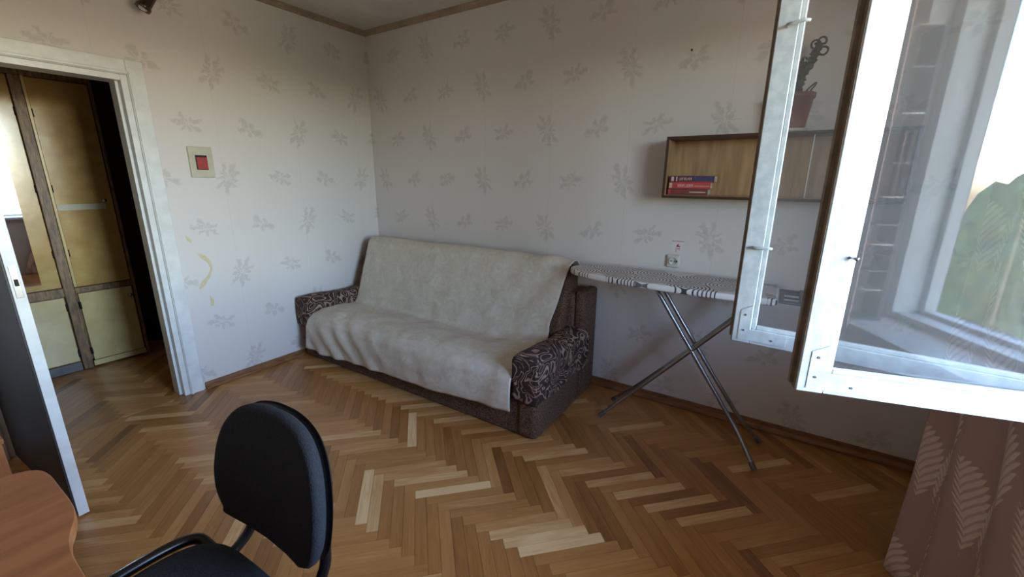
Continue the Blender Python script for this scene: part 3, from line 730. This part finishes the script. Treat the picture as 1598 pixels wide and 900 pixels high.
def book(label, x0, x1, z0, z1, mat_, yf, marks, rot):
    c = ((x0+x1)/2, yf+BD/2*0.95, z0)
    b = thing('book', label, 'book', c, rot, 'books lying on the wall shelf')
    W2, D2, T = (x1-x0)/2, 0.055, z1-z0
    m = MB().box(-W2, W2, -D2, D2, 0.0005, 0.0025).box(-W2, W2, -D2, D2, T-0.0025, T-0.0005).box(-W2, W2, -D2-0.001, -D2+0.0015, 0.0005, T-0.0005)
    m.build('cover', mat_, b, local=True, bevel=0.0008)
    MB().box(-W2+0.003, W2-0.003, -D2+0.0016, D2-0.003, 0.0027, T-0.0027).build('pages', M['bookpages'], b, local=True)
    for (a0, a1, h0, h1, mm, kind) in marks:
        if kind == 'bar': MB().box(lerp(-W2, W2, a0), lerp(-W2, W2, a1), -D2-0.0016, -D2-0.0008, T*h0, T*h1).build('spine_print', mm, b, local=True)
        else:   # a run of illegible letter strokes
            m = MB(); x = a0; r_ = random.Random(int(a0*100)+int(T*1e4))
            while x < a1-0.02:
                w_ = r_.uniform(0.022, 0.034); xa, xb = lerp(-W2, W2, x), lerp(-W2, W2, x+w_*0.72)
                hA, hB = T*h0, T*h1; s_ = (xb-xa)*0.28
                m.box(xa, xa+s_, -D2-0.0016, -D2-0.0008, hA, hB)
                if r_.random() < 0.7: m.box(xb-s_, xb, -D2-0.0016, -D2-0.0008, hA, hB)
                hh = r_.choice((hA, (hA+hB)/2, hB-(hB-hA)*0.2)); m.box(xa, xb, -D2-0.0016, -D2-0.0008, hh, hh+(hB-hA)*0.2)
                x += w_
            m.build('spine_print', mm, b, local=True)
    return b
zb = SZ0+tk+0.0025; bt = 0.0335
book('dark brown paperback at the bottom of the stack on the wall shelf', 2.571, 2.774, zb, zb+bt, M['bookbrown'], -0.150, [(0.02, 0.08, 0.2, 0.8, M['bookred'], 'bar'), (0.12, 0.5, 0.3, 0.72, M['bookred'], 'txt'), (0.55, 0.95, 0.42, 0.55, M['bookprint'], 'bar')], 0.0)
book('bright red paperback in the middle of the stack on the wall shelf', 2.574, 2.782, zb+bt, zb+2*bt, M['bookred'], -0.152, [(0.01, 0.08, 0.1, 0.9, M['bookpages'], 'bar'), (0.22, 0.62, 0.25, 0.7, M['bookprint'], 'txt'), (0.62, 0.98, 0.38, 0.46, M['bookprint'], 'bar')], 0.02)
book('violet and blue paperback on top of the stack on the wall shelf', 2.576, 2.800, zb+2*bt, zb+3*bt, M['bookblue'], -0.150, [(0.04, 0.10, 0.15, 0.85, M['bookprint'], 'bar'), (0.15, 0.18, 0.15, 0.85, M['bookprint'], 'bar'), (0.20, 0.98, 0.02, 0.12, M['bookred'], 'bar'), (0.54, 0.98, 0.2, 0.85, M['bookband'], 'bar'), (0.22, 0.52, 0.3, 0.75, M['bookprint'], 'txt')], -0.015)

pc = (3.095, -0.088, SZ1)
pt = thing('potted_cactus', 'withered cactus in a brownish red pot on the wall shelf', 'potted plant', pc)
MB().lathe([(0.055, 0.001), (0.066, 0.004), (0.070, 0.016), (0.067, 0.016), (0.060, 0.008)], pc, 28).build('saucer', M['saucer'], pt, smooth=True)
pot = MB().lathe([(0.054, 0.012), (0.057, 0.02), (0.074, 0.150), (0.080, 0.150), (0.081, 0.170), (0.073, 0.170), (0.070, 0.155)], pc, 28).build('pot', M['terracotta'], pt, smooth=True)
MB().lathe([(0.067, 0.146), (0.069, 0.157), (0.03, 0.162)], pc, 20).build('soil', M['soil'], pt, smooth=True)
cr = random.Random(3)
def stem(path, rad):
    P = bez([Vector(p)+Vector(pc) for p in path], 6)
    rr = [rad*(1+0.22*math.sin(i*1.9))*(1.0-0.25*i/len(P)) for i in range(len(P))]
    st_ = MB().tube(P, rr, 9).build('stem', M['cactus'], pt, smooth=True)
    m = MB()
    for i in range(0, len(P), 1):          # knobbly tubercles
        for _ in range(5):
            a = cr.uniform(0, 2*PI); d = Vector((math.cos(a), math.sin(a), cr.uniform(0.2, 0.8))).normalized()
            p0 = P[i]+d*rr[i]*0.6; m.tube([p0, p0+d*cr.uniform(0.008, 0.018)], [0.006, 0.002], 5)
    m.build('tubercle', M['cactus'], st_); return P
P1 = stem([(0.0, 0, 0.15), (0.005, 0, 0.21), (0.012, 0.005, 0.25), (0.035, 0.0, 0.29), (0.050, 0, 0.335), (0.060, 0, 0.37)], 0.019)
P2 = stem([(-0.004, 0.004, 0.15), (-0.008, 0.006, 0.22), (-0.004, 0.01, 0.265), (0.0, 0.01, 0.305)], 0.015)
def curl(c, r, a0, a1, tilt=0.3): 
    MB().tube([Vector(c)+Vector(pc)+Vector((r*math.cos(lerp(a0, a1, i/9)), r*tilt*math.sin(i), r*math.sin(lerp(a0, a1, i/9)))) for i in range(10)], [0.0045]*9+[0.002], 6).build('dry_shoot', M['cactus'], pt, smooth=True)
for c, r, a0, a1 in (((0.045, 0, 0.375), 0.017, 0, 4.6), ((0.068, 0, 0.385), 0.016, -1, 4.0), ((0.078, 0, 0.345), 0.017, -2.5, 2.2), ((0.015, 0, 0.275), 0.016, -1, 2.4), ((-0.022, 0, 0.225), 0.014, 1.2, 4.5), ((-0.02, 0, 0.315), 0.010, 0, 3), ((0.012, 0, 0.315), 0.010, 0, 3.4)): curl(c, r, a0, a1)
MB().tube(bez([Vector(pc)+Vector(p) for p in ((0.025, 0, 0.155), (0.045, 0.0, 0.19), (0.072, 0, 0.215), (0.068, 0, 0.20), (0.05, 0, 0.175))], 4), 0.004, 6).build('dry_shoot', M['cactus'], pt, smooth=True)
MB().tube(bez([Vector(pc)+Vector(p) for p in ((0.045, 0, 0.155), (0.06, 0.0, 0.175), (0.066, 0, 0.16), (0.072, 0, 0.145))], 4), 0.007, 6).build('dry_shoot', M['cactus'], pt, smooth=True)

# ------------------------------------------------------------------ fittings on the walls
sw = thing('wall_switch', 'beige wall plate with a red square switch beside the doorway', 'switch', (0, -1.345, 1.38))
MB().box(0, 0.012, -1.411, -1.279, 1.384, 1.568).build('plate', M['beige'], sw, bevel=0.003)
MB().box(0.0118, 0.0135, -1.377, -1.313, 1.430, 1.518).build('recess', M['dark'], sw)
MB().box(0.0125, 0.017, -1.372, -1.314, 1.432, 1.506).build('rocker', M['red'], sw, bevel=0.002)
so = thing('wall_socket', 'cream power socket on the wall above the ironing board', 'socket', (2.616, 0, 0.88))
MB().box(2.574, 2.650, -0.022, 0, 0.888, 0.964).build('housing', M['cream'], so, bevel=0.012, seg=3)
MB().lathe([(0.024, 0), (0.026, 0.004), (0.022, 0.006), (0.020, 0.001)], (2.612, -0.022, 0.927), 24, M=Matrix.Rotation(PI/2, 3, 'X')).build('socket_ring', M['cream'], so, smooth=True)
for dx in (-0.0095, 0.0095):
    MB().lathe([(0.003, 0), (0.003, 0.0075)], (2.612+dx, -0.022, 0.927), 10, M=Matrix.Rotation(PI/2, 3, 'X')).build('pin_hole', M['dark'], so)
MB().box(2.632, 2.637, -0.030, -0.022, 0.921, 0.933).build('earth_clip', M['dark'], so)
stk = thing('warning_sticker', 'white warning sticker with red print above the power socket', 'sticker', (2.624, 0, 0.97))
MB().box(2.596, 2.654, -0.0012, -0.0001, 0.972, 1.054).build('paper', M['sticker'], stk)
def text(body, size, x, z, mat_, parent, name='lettering'):
    cu = bpy.data.curves.new(name, 'FONT'); cu.body = body; cu.size = size; cu.align_x = 'CENTER'; cu.align_y = 'CENTER'; cu.extrude = 0.0003
    tmp = bpy.data.objects.new('tmp_text', cu); COL.objects.link(tmp)
    dg = bpy.context.evaluated_depsgraph_get(); me = bpy.data.meshes.new_from_object(tmp.evaluated_get(dg)); bpy.data.objects.remove(tmp)
    me.materials.clear(); me.materials.append(mat_); ob = bpy.data.objects.new(name, me); COL.objects.link(ob); ob.parent = parent
    ob.location = Vector((x, -0.0016, z)) - parent.location; ob.rotation_euler = (PI/2, 0, 0); return ob
text('ОСТОРОЖНО', 0.0098, 2.625, 1.043, M['redink'], stk)
text('220', 0.019, 2.627, 0.998, M['redink'], stk); text('V', 0.016, 2.619, 0.983, M['redink'], stk)
MB().prism([(2.632, 1.034), (2.616, 1.015), (2.622, 1.016), (2.617, 1.010), (2.640, 1.012), (2.640, 1.017), (2.628, 1.019)], -0.0018, -0.0012, 1).build('lightning_bolt', M['redink'], stk)
nl = MB().lathe([(0.005, 0), (0.005, 0.006)], (2.591, 0, 2.061), 10, M=Matrix.Rotation(PI/2, 3, 'X')).build('nail', M['dark'], loc=(2.591, 0, 2.061)); tag(nl, 'small dark nail in the wall above the shelf', 'nail')

# ceiling spot lamp by the doorway wall
lp = thing('ceiling_lamp', 'dark chrome spot lamp hanging above the doorway', 'lamp', (0.14, -1.45, H))
MB().lathe([(0.045, -0.022), (0.05, -0.018), (0.05, 0.0)], (0.14, -1.43, H-0.0005), 24).build('ceiling_rose', M['lampmetal'], lp, smooth=True)
MB().tube([(0.14, -1.43, H-0.02), (0.14, -1.43, 2.44), (0.139, -1.44, 2.40)], 0.008, 10).build('rod', M['lampmetal'], lp, smooth=True)
ax = (Vector((0.12, -1.545, 2.245)) - Vector((0.14, -1.44, 2.42))); q = ax.to_track_quat('Z', 'Y').to_matrix()
LL = ax.length
shd = MB().lathe([(0.006, -0.01), (0.020, 0.0), (0.026, 0.02), (0.030, LL-0.02), (0.034, LL-0.018), (0.035, LL-0.008), (0.032, LL-0.006), (0.035, LL), (0.031, LL), (0.026, LL-0.06), (0.010, LL-0.07)], (0.14, -1.44, 2.42), 26, M=q).build('lamp_shade', M['lampmetal'], lp, smooth=True)
MB().lathe([(0.010, LL-0.065), (0.022, LL-0.03), (0.024, LL-0.012), (0.016, LL+0.002), (0.003, LL+0.006)], (0.14, -1.44, 2.42), 20, M=q).build('bulb', M['bulb'], lp, smooth=True)
MB().tube(bez([(0.14, -1.43, 2.45), (0.12, -1.40, 2.37), (0.10, -1.36, 2.365), (0.08, -1.34, 2.40)], 5), 0.006, 8).build('side_arm', M['lampmetal'], lp, smooth=True)

# ------------------------------------------------------------------ chair
ch = thing('office_chair', 'black padded chair with tubular frame pushed in at the desk', 'chair', (2.172, -2.452, 0), math.radians(-178))
def pad(outline, z0, z1, dome=0.012, rounding=0.02):
    m = MB(); lay = [(0.90, z0), (0.985, z0+0.006), (1.0, z0+rounding), (0.995, z1-rounding), (0.965, z1-0.006), (0.88, z1), (0.6, z1+dome*0.6), (0.25, z1+dome)]
    n = len(outline); v = []; f = []
    for s_, z in lay: v += [(p[0]*s_, p[1]*s_, z) for p in outline]
    for i in range(len(lay)-1):
        for j in range(n): f.append((i*n+j, i*n+(j+1) % n, (i+1)*n+(j+1) % n, (i+1)*n+j))
    f.append(tuple(reversed(range(n)))); f.append(tuple((len(lay)-1)*n+j for j in range(n))); return m.add(v, f)
MB_seat = pad(superell(0.225, 0.215, 3.6, 48), 0.425, 0.472, 0.006)
MB_seat.build('seat', M['blackcloth'], ch, local=True, smooth=True)
pad(superell(0.215, 0.205, 3.6, 40), 0.405, 0.427, 0.0, 0.006).build('seat_shell', M['blackplastic'], ch, local=True, smooth=True)
# backrest outline (x, h): wide low, strongly rounded top
ol = [(-0.15, 0.0), (0.15, 0.0), (0.185, 0.022), (0.212, 0.07), (0.218, 0.14), (0.205, 0.215), (0.175, 0.275), (0.125, 0.315), (0.06, 0.332), (0, 0.335), (-0.06, 0.332), (-0.125, 0.315), (-0.175, 0.275), (-0.205, 0.215), (-0.218, 0.14), (-0.212, 0.07), (-0.185, 0.022)]
ol = [(p.x, p.y) for p in bez([Vector((a, b, 0)) for a, b in ol+[ol[0]]], 4)[:-1]]
BYc = -0.280; BZ0 = 0.505; REC = math.radians(9)
def backpad(y_front, y_back, inset0, domef):
    m = MB(); n = len(ol); v = []; f = []; cz = 0.155
    lay = [(inset0, y_back), (1.0, y_back+0.010*(1 if y_front > y_back else -1)), (1.0, y_front-0.012*(1 if y_front > y_back else -1)), (0.965, y_front-0.002), (0.90, y_front), (0.6, y_front+domef*0.5), (0.3, y_front+domef)]
    for s_, yy in lay:
        for a, h in ol:
            x = a*s_; hh = cz+(h-cz)*s_
            yc = yy + 0.55*x*x                       # concave across
            v.append((x, BYc + yc*math.cos(REC) - hh*math.sin(REC), BZ0 + hh*math.cos(REC) + yc*math.sin(REC)))
    for i in range(len(lay)-1):
        for j in range(n): f.append((i*n+j, i*n+(j+1) % n, (i+1)*n+(j+1) % n, (i+1)*n+j))
    f.append(tuple(reversed(range(n)))); f.append(tuple((len(lay)-1)*n+j for j in range(n))); return m.add(v, f)
backpad(0.040, 0.004, 0.96, 0.004).build('backrest_pad', M['blackcloth'], ch, local=True, smooth=True)
bs = backpad(0.0035, -0.018, 0.93, 0.0); bs.v = [(x*1.0, y, z) for x, y, z in bs.v]
bs.build('backrest_shell', M['blackplastic'], ch, local=True, smooth=True)
for s_ in (-1, 1):
    MB().tube(bez([(s_*0.13, -0.185, 0.412), (s_*0.205, -0.19, 0.430), (s_*0.246, -0.165, 0.448), (s_*0.258, -0.05, 0.455), (s_*0.258, 0.10, 0.445), (s_*0.257, 0.19, 0.425), (s_*0.256, 0.235, 0.37), (s_*0.258, 0.262, 0.20), (s_*0.262, 0.285, 0.013)], 7), 0.0145, 12).build('side_rail', M['blackmetal'], ch, local=True, smooth=True)
    MB().tube(bez([(s_*0.17, -0.02, 0.400), (s_*0.19, -0.12, 0.392), (s_*0.205, -0.17, 0.34), (s_*0.215, -0.22, 0.18), (s_*0.222, -0.265, 0.013)], 6), 0.0125, 12).build('rear_leg', M['blackmetal'], ch, local=True, smooth=True)
    MB().tube(bez([(s_*0.150, -0.05, 0.398), (s_*0.152, -0.19, 0.402), (s_*0.153, -0.255, 0.425), (s_*0.153, -0.290, 0.47), (s_*0.150, -0.301, 0.53), (s_*0.145, -0.326, 0.68)], 7), 0.0135, 12).build('back_support', M['blackmetal'], ch, local=True, smooth=True)
MB().tube([(-0.16, 0.13, 0.400), (0.16, 0.13, 0.400)], 0.010, 8).tube([(-0.256, 0.10, 0.42), (-0.2, 0.12, 0.40), (0.2, 0.12, 0.40), (0.256, 0.10, 0.42)], 0.009, 8).build('cross_bar', M['blackmetal'], ch, local=True, smooth=True)

# ------------------------------------------------------------------ desk and low wooden chest
dk = thing('desk', 'orange brown desk with a wavy rounded front edge', 'desk', (2.25, -2.85, 0))
front = bez([Vector(p) for p in ((1.775, -3.22, 0), (1.775, -2.75, 0), (1.776, -2.575, 0), (1.792, -2.515, 0), (1.835, -2.490, 0), (1.93, -2.486, 0), (2.02, -2.486, 0), (2.07, -2.494, 0), (2.12, -2.511, 0), (2.18, -2.520, 0), (2.30, -2.522, 0), (2.50, -2.53, 0), (2.66, -2.56, 0), (2.72, -2.62, 0), (2.73, -2.75, 0), (2.73, -3.22, 0))], 4)
out = [(p.x, p.y) for p in front]
top = MB().prism(out, 0.728, 0.750).build('desk_top', M['desk'], dk, bevel=0.002)
eb = MB()
for i in range(len(out)-1):
    a, b = Vector(out[i]), Vector(out[i+1]); nrm = Vector(((b-a).y, -(b-a).x)).normalized()
    if nrm.length == 0: continue
MB().prism([(p[0]*0.99+2.25*0.01, p[1]*0.99-2.85*0.01) for p in out], 0.720, 0.7285).build('edge_band', M['deskedge'], dk)
MB().box(1.83, 1.852, -3.18, -2.62, 0.002, 0.719).build('side_panel', M['desk'], dk, bevel=0.002)
MB().box(2.66, 2.682, -3.18, -2.66, 0.002, 0.719).build('side_panel', M['desk'], dk, bevel=0.002)
MB().box(1.853, 2.659, -3.16, -3.142, 0.25, 0.719).build('back_panel', M['desk'], dk, bevel=0.002)
cs = thing('wooden_chest', 'low brown wooden chest behind the open door', 'chest', (0.95, -2.74, 0))
MB().box(0.76, 1.145, -2.98, -2.497, 0.04, 0.560).build('body', M['desk'], cs, bevel=0.002)
MB().box(0.75, 1.150, -2.985, -2.492, 0.5605, 0.578).build('top_board', M['desk'], cs, bevel=0.003)
MB().box(0.78, 1.12, -2.96, -2.52, 0.001, 0.0395).build('plinth', M['plinth'], cs)
for z0, z1 in ((0.06, 0.30), (0.31, 0.55)):
    d_ = MB().box(1.1455, 1.152, -2.97, -2.51, z0, z1).build('drawer', M['desk'], cs, bevel=0.002)
    MB().tube([(1.152, -2.74, (z0+z1)/2), (1.17, -2.74, (z0+z1)/2)], [0.006, 0.011], 12).build('knob', M['deskedge'], d_, smooth=True)

# ------------------------------------------------------------------ hallway wardrobe
FX = -1.06
wd = thing('wardrobe', 'tall yellow built in wardrobe in the hallway beyond the door', 'wardrobe', (-1.3, -2.1, 0))
YR, YL, P0, P1_, Q0 = -1.530, -2.80, -1.905, -1.850, -2.30
MB().box(-1.60, FX-0.022, YL, YR, 0.06, 2.04).build('carcass', M['wardpost'], wd)
MB().box(-1.60, FX+0.004, YR-0.0, YR+0.018, 0.003, 2.06).build('side_board', M['wardpost'], wd, bevel=0.002)
MB().box(FX-0.020, FX+0.010, P0, P1_, 0.003, 2.0).build('post', M['wardpost'], wd, bevel=0.004)
MB().box(FX-0.020, FX+0.014, P1_, P1_+0.016, 0.62, 2.0).build('lath', M['wardpale'], wd, bevel=0.003)
MB().box(FX-0.020, FX+0.008, P1_, YR, 0.572, 0.612).build('mid_rail', M['wardpost'], wd, bevel=0.003)
MB().box(FX-0.020, FX+0.008, YL, P0, 0.560, 0.620).build('mid_rail', M['wardpost'], wd, bevel=0.003)
MB().box(FX-0.020, FX+0.006, YL, YR, 2.0, 2.06).build('top_rail', M['wardpost'], wd, bevel=0.003)
d1 = MB().box(FX-0.018, FX, P1_+0.018, YR-0.006, 0.616, 1.995).build('upper_door', M['wardrobe'], wd, bevel=0.002)
d2 = MB().box(FX-0.018, FX, Q0, P0-0.004, 0.625, 1.995).build('upper_door', M['wardrobe'], wd, bevel=0.002)
d3 = MB().box(FX-0.018, FX+0.002, P1_+0.012, YR-0.010, 0.055, 0.566).build('lower_door', M['wardpale'], wd, bevel=0.002)
d4 = MB().box(FX-0.018, FX+0.002, Q0, P0-0.008, 0.075, 0.552).build('lower_door', M['wardpale'], wd, bevel=0.002)
MB().box(FX-0.018, FX, YL, Q0-0.008, 0.625, 1.995).build('upper_door', M['wardrobe'], wd, bevel=0.002)
MB().box(FX-0.018, FX+0.002, YL, Q0-0.008, 0.075, 0.552).build('lower_door', M['wardpale'], wd, bevel=0.002)
MB().box(FX-0.002, FX+0.004, YL, P0-0.004, 0.003, 0.066).build('plinth', M['plinth'], wd, bevel=0.002)
MB().box(FX-0.002, FX+0.006, P1_+0.004, YR-0.004, 0.012, 0.052).build('kick_lath', M['wardpale'], wd, bevel=0.002)
MB().box(FX+0.0002, FX+0.0012, P1_+0.02, YR-0.05, 1.155, 1.195).build('tape', M['beige'], d1)
for dd, y, z in ((d1, -1.585, 1.215), (d3, -1.560, 0.500)):
    MB().lathe([(0.006, 0), (0.006, 0.010), (0.013, 0.014), (0.013, 0.020), (0.006, 0.024)], (FX+0.001, y, z), 16, M=Matrix.Rotation(PI/2, 3, 'Y')).build('knob', M['chrome'], dd, smooth=True)
for dd, y, zs in ((d1, P1_+0.017, (0.86, 1.30, 1.78)), (d2, P0-0.002, (0.86, 1.30, 1.78)), (d3, P1_+0.010, (0.13, 0.48)), (d4, P0-0.005, (0.13, 0.48))):
    for z in zs: MB().tube([(FX+0.004, y, z-0.025), (FX+0.004, y, z+0.025)], 0.006, 8).build('hinge', M['dark'], dd, smooth=True)
MB().box(FX+0.0002, FX+0.004, Q0+0.03, -2.0, 0.663, 1.86).build('mirror', M['mirror'], d2)

# ------------------------------------------------------------------ curtains
def curtain(name, label, mat_, fn, nu, nv, length, height, loc, cat='curtain'):
    m = MB().grid(fn, nu, nv); m.uv = [((i/nu)*length, (j/nv)*height) for j in range(nv+1) for i in range(nu+1)]
    o = m.build(name, mat_, loc=loc, smooth=True, solid=0.0025); return tag(o, label, cat)
def cf(u, v):
    z = lerp(0.006, 2.42, v)
    x0 = interp(z, [0.0, 0.33, 0.55, 0.85, 2.4], [3.640, 3.682, 3.700, 3.712, 3.74]); y0 = interp(z, [0.0, 0.33, 0.55, 0.85, 2.4], [-0.76, -0.63, -0.56, -0.50, -0.40])
    x1 = interp(z, [0, 0.5, 0.8, 2.4], [3.80, 3.83, 3.86, 3.88]); y1 = interp(z, [0, 0.5, 0.75, 0.9, 2.4], [-1.42, -1.26, -1.10, -0.955, -0.93])
    x = lerp(x0, x1, u); y = lerp(y0, y1, u)
    amp = interp(z, [0, 0.9, 2.4], [0.022, 0.014, 0.022])
    w_ = amp*math.sin(u*2*PI*3.2+0.4*math.sin(v*5)+0.8) + 0.008*mnoise.noise(Vector((u*6, v*4, 0.5)))
    d = Vector((x1-x0, y1-y0)).normalized(); nx, ny = d.y, -d.x
    if nx > 0: nx, ny = -nx, -ny
    edge = min(1, u/0.05)
    return (x + nx*w_*edge, y + ny*w_*edge*0.6, z)
curtain('curtain', 'brown mauve curtain with pale feather print behind the open window leaves', M['curtain'], cf, 70, 60, 0.86, 2.4, (3.74, -0.95, 0.006))
def cf2(u, v):
    z = lerp(0.02, 2.42, v); y = lerp(-1.985, -2.62, u)
    return (3.765 + 0.028*math.sin(u*2*PI*6+0.5*math.sin(v*3)), y, z)
curtain('curtain', 'pinkish curtain at the near side of the window, mirrored in the glass', M['pink'], cf2, 70, 30, 0.7, 2.4, (3.80, -2.31, 0.02))
rod = thing('curtain_rod', 'thin curtain rod above the window', 'curtain rod', (3.80, -1.5, 2.43))
MB().tube([(3.80, -0.35, 2.44), (3.80, -2.75, 2.44)], 0.011, 12).build('rail', M['cream'], rod, smooth=True)
for y in (-0.45, -2.68): MB().box(3.79, 3.95, y-0.01, y+0.01, 2.43, 2.45).build('bracket', M['cream'], rod, bevel=0.002)

# small dark rack standing on the near end of the sill (seen mirrored in the near leaf)
rk = thing('sill_rack', 'narrow dark rack with small shelves on the sill, mirrored in the window glass', 'rack', (3.89, -2.10, OZ0))
MB().box(3.845, 3.94, -2.155, -2.143, OZ0, 1.95).build('side_board', M['white'], rk)
MB().box(3.93, 3.942, -2.142, -2.045, OZ0, 1.95).build('back_board', M['darkrack'], rk)
for i, z in enumerate((0.825, 0.95, 1.03, 1.14, 1.22, 1.33, 1.46, 1.64, 1.80, 1.94)):
    MB().box(3.85, 3.929, -2.142, -2.045, z, z+0.006).build('shelf_board', M['cream' if i % 2 else 'greyplastic'], rk)

# trees outside, mirrored in the near window leaf
M['leaf'] = surf('tree_foliage', (70, 92, 44), (112, 124, 66), 3, 0.9, 0.4)
M['bark'] = surf('tree_bark', (86, 70, 54), (104, 86, 68), 4, 0.9)
tr_ = random.Random(8)
for lb, x, y, r_ in (('round green tree outside, rightmost in the window reflection', 30.0, -11.0, 4.6), ('tall green tree outside, in the middle of the window reflection', 26.0, -22.5, 4.6), ('low green tree outside, leftmost in the window reflection', 18.5, -32.5, 4.4)):
    t = thing('tree', lb, 'tree', (x, y, -9.0), 0, 'trees outside the window')
    bm = bmesh.new(); bmesh.ops.create_icosphere(bm, subdivisions=4, radius=1.0)
    for v in bm.verts:
        n = v.co.normalized(); k_ = 1 + 0.28*mnoise.noise(n*2.2+Vector((x, y, 0))) + 0.16*mnoise.noise(n*6+Vector((y, x, 0))); v.co = Vector((n.x*r_*k_, n.y*r_*k_, n.z*r_*1.15*k_ + 9.0 + 1.6 - r_*1.05))
    me = bpy.data.meshes.new('crown'); bm.to_mesh(me); bm.free(); me.materials.append(M['leaf'])
    c = bpy.data.objects.new('crown', me); COL.objects.link(c); c.parent = t
    MB().tube([(0, 0, 0), (0.1, 0, 3), (0, 0.1, 7)], [0.32, 0.26, 0.16], 10).build('trunk', M['bark'], t, local=True, smooth=True)
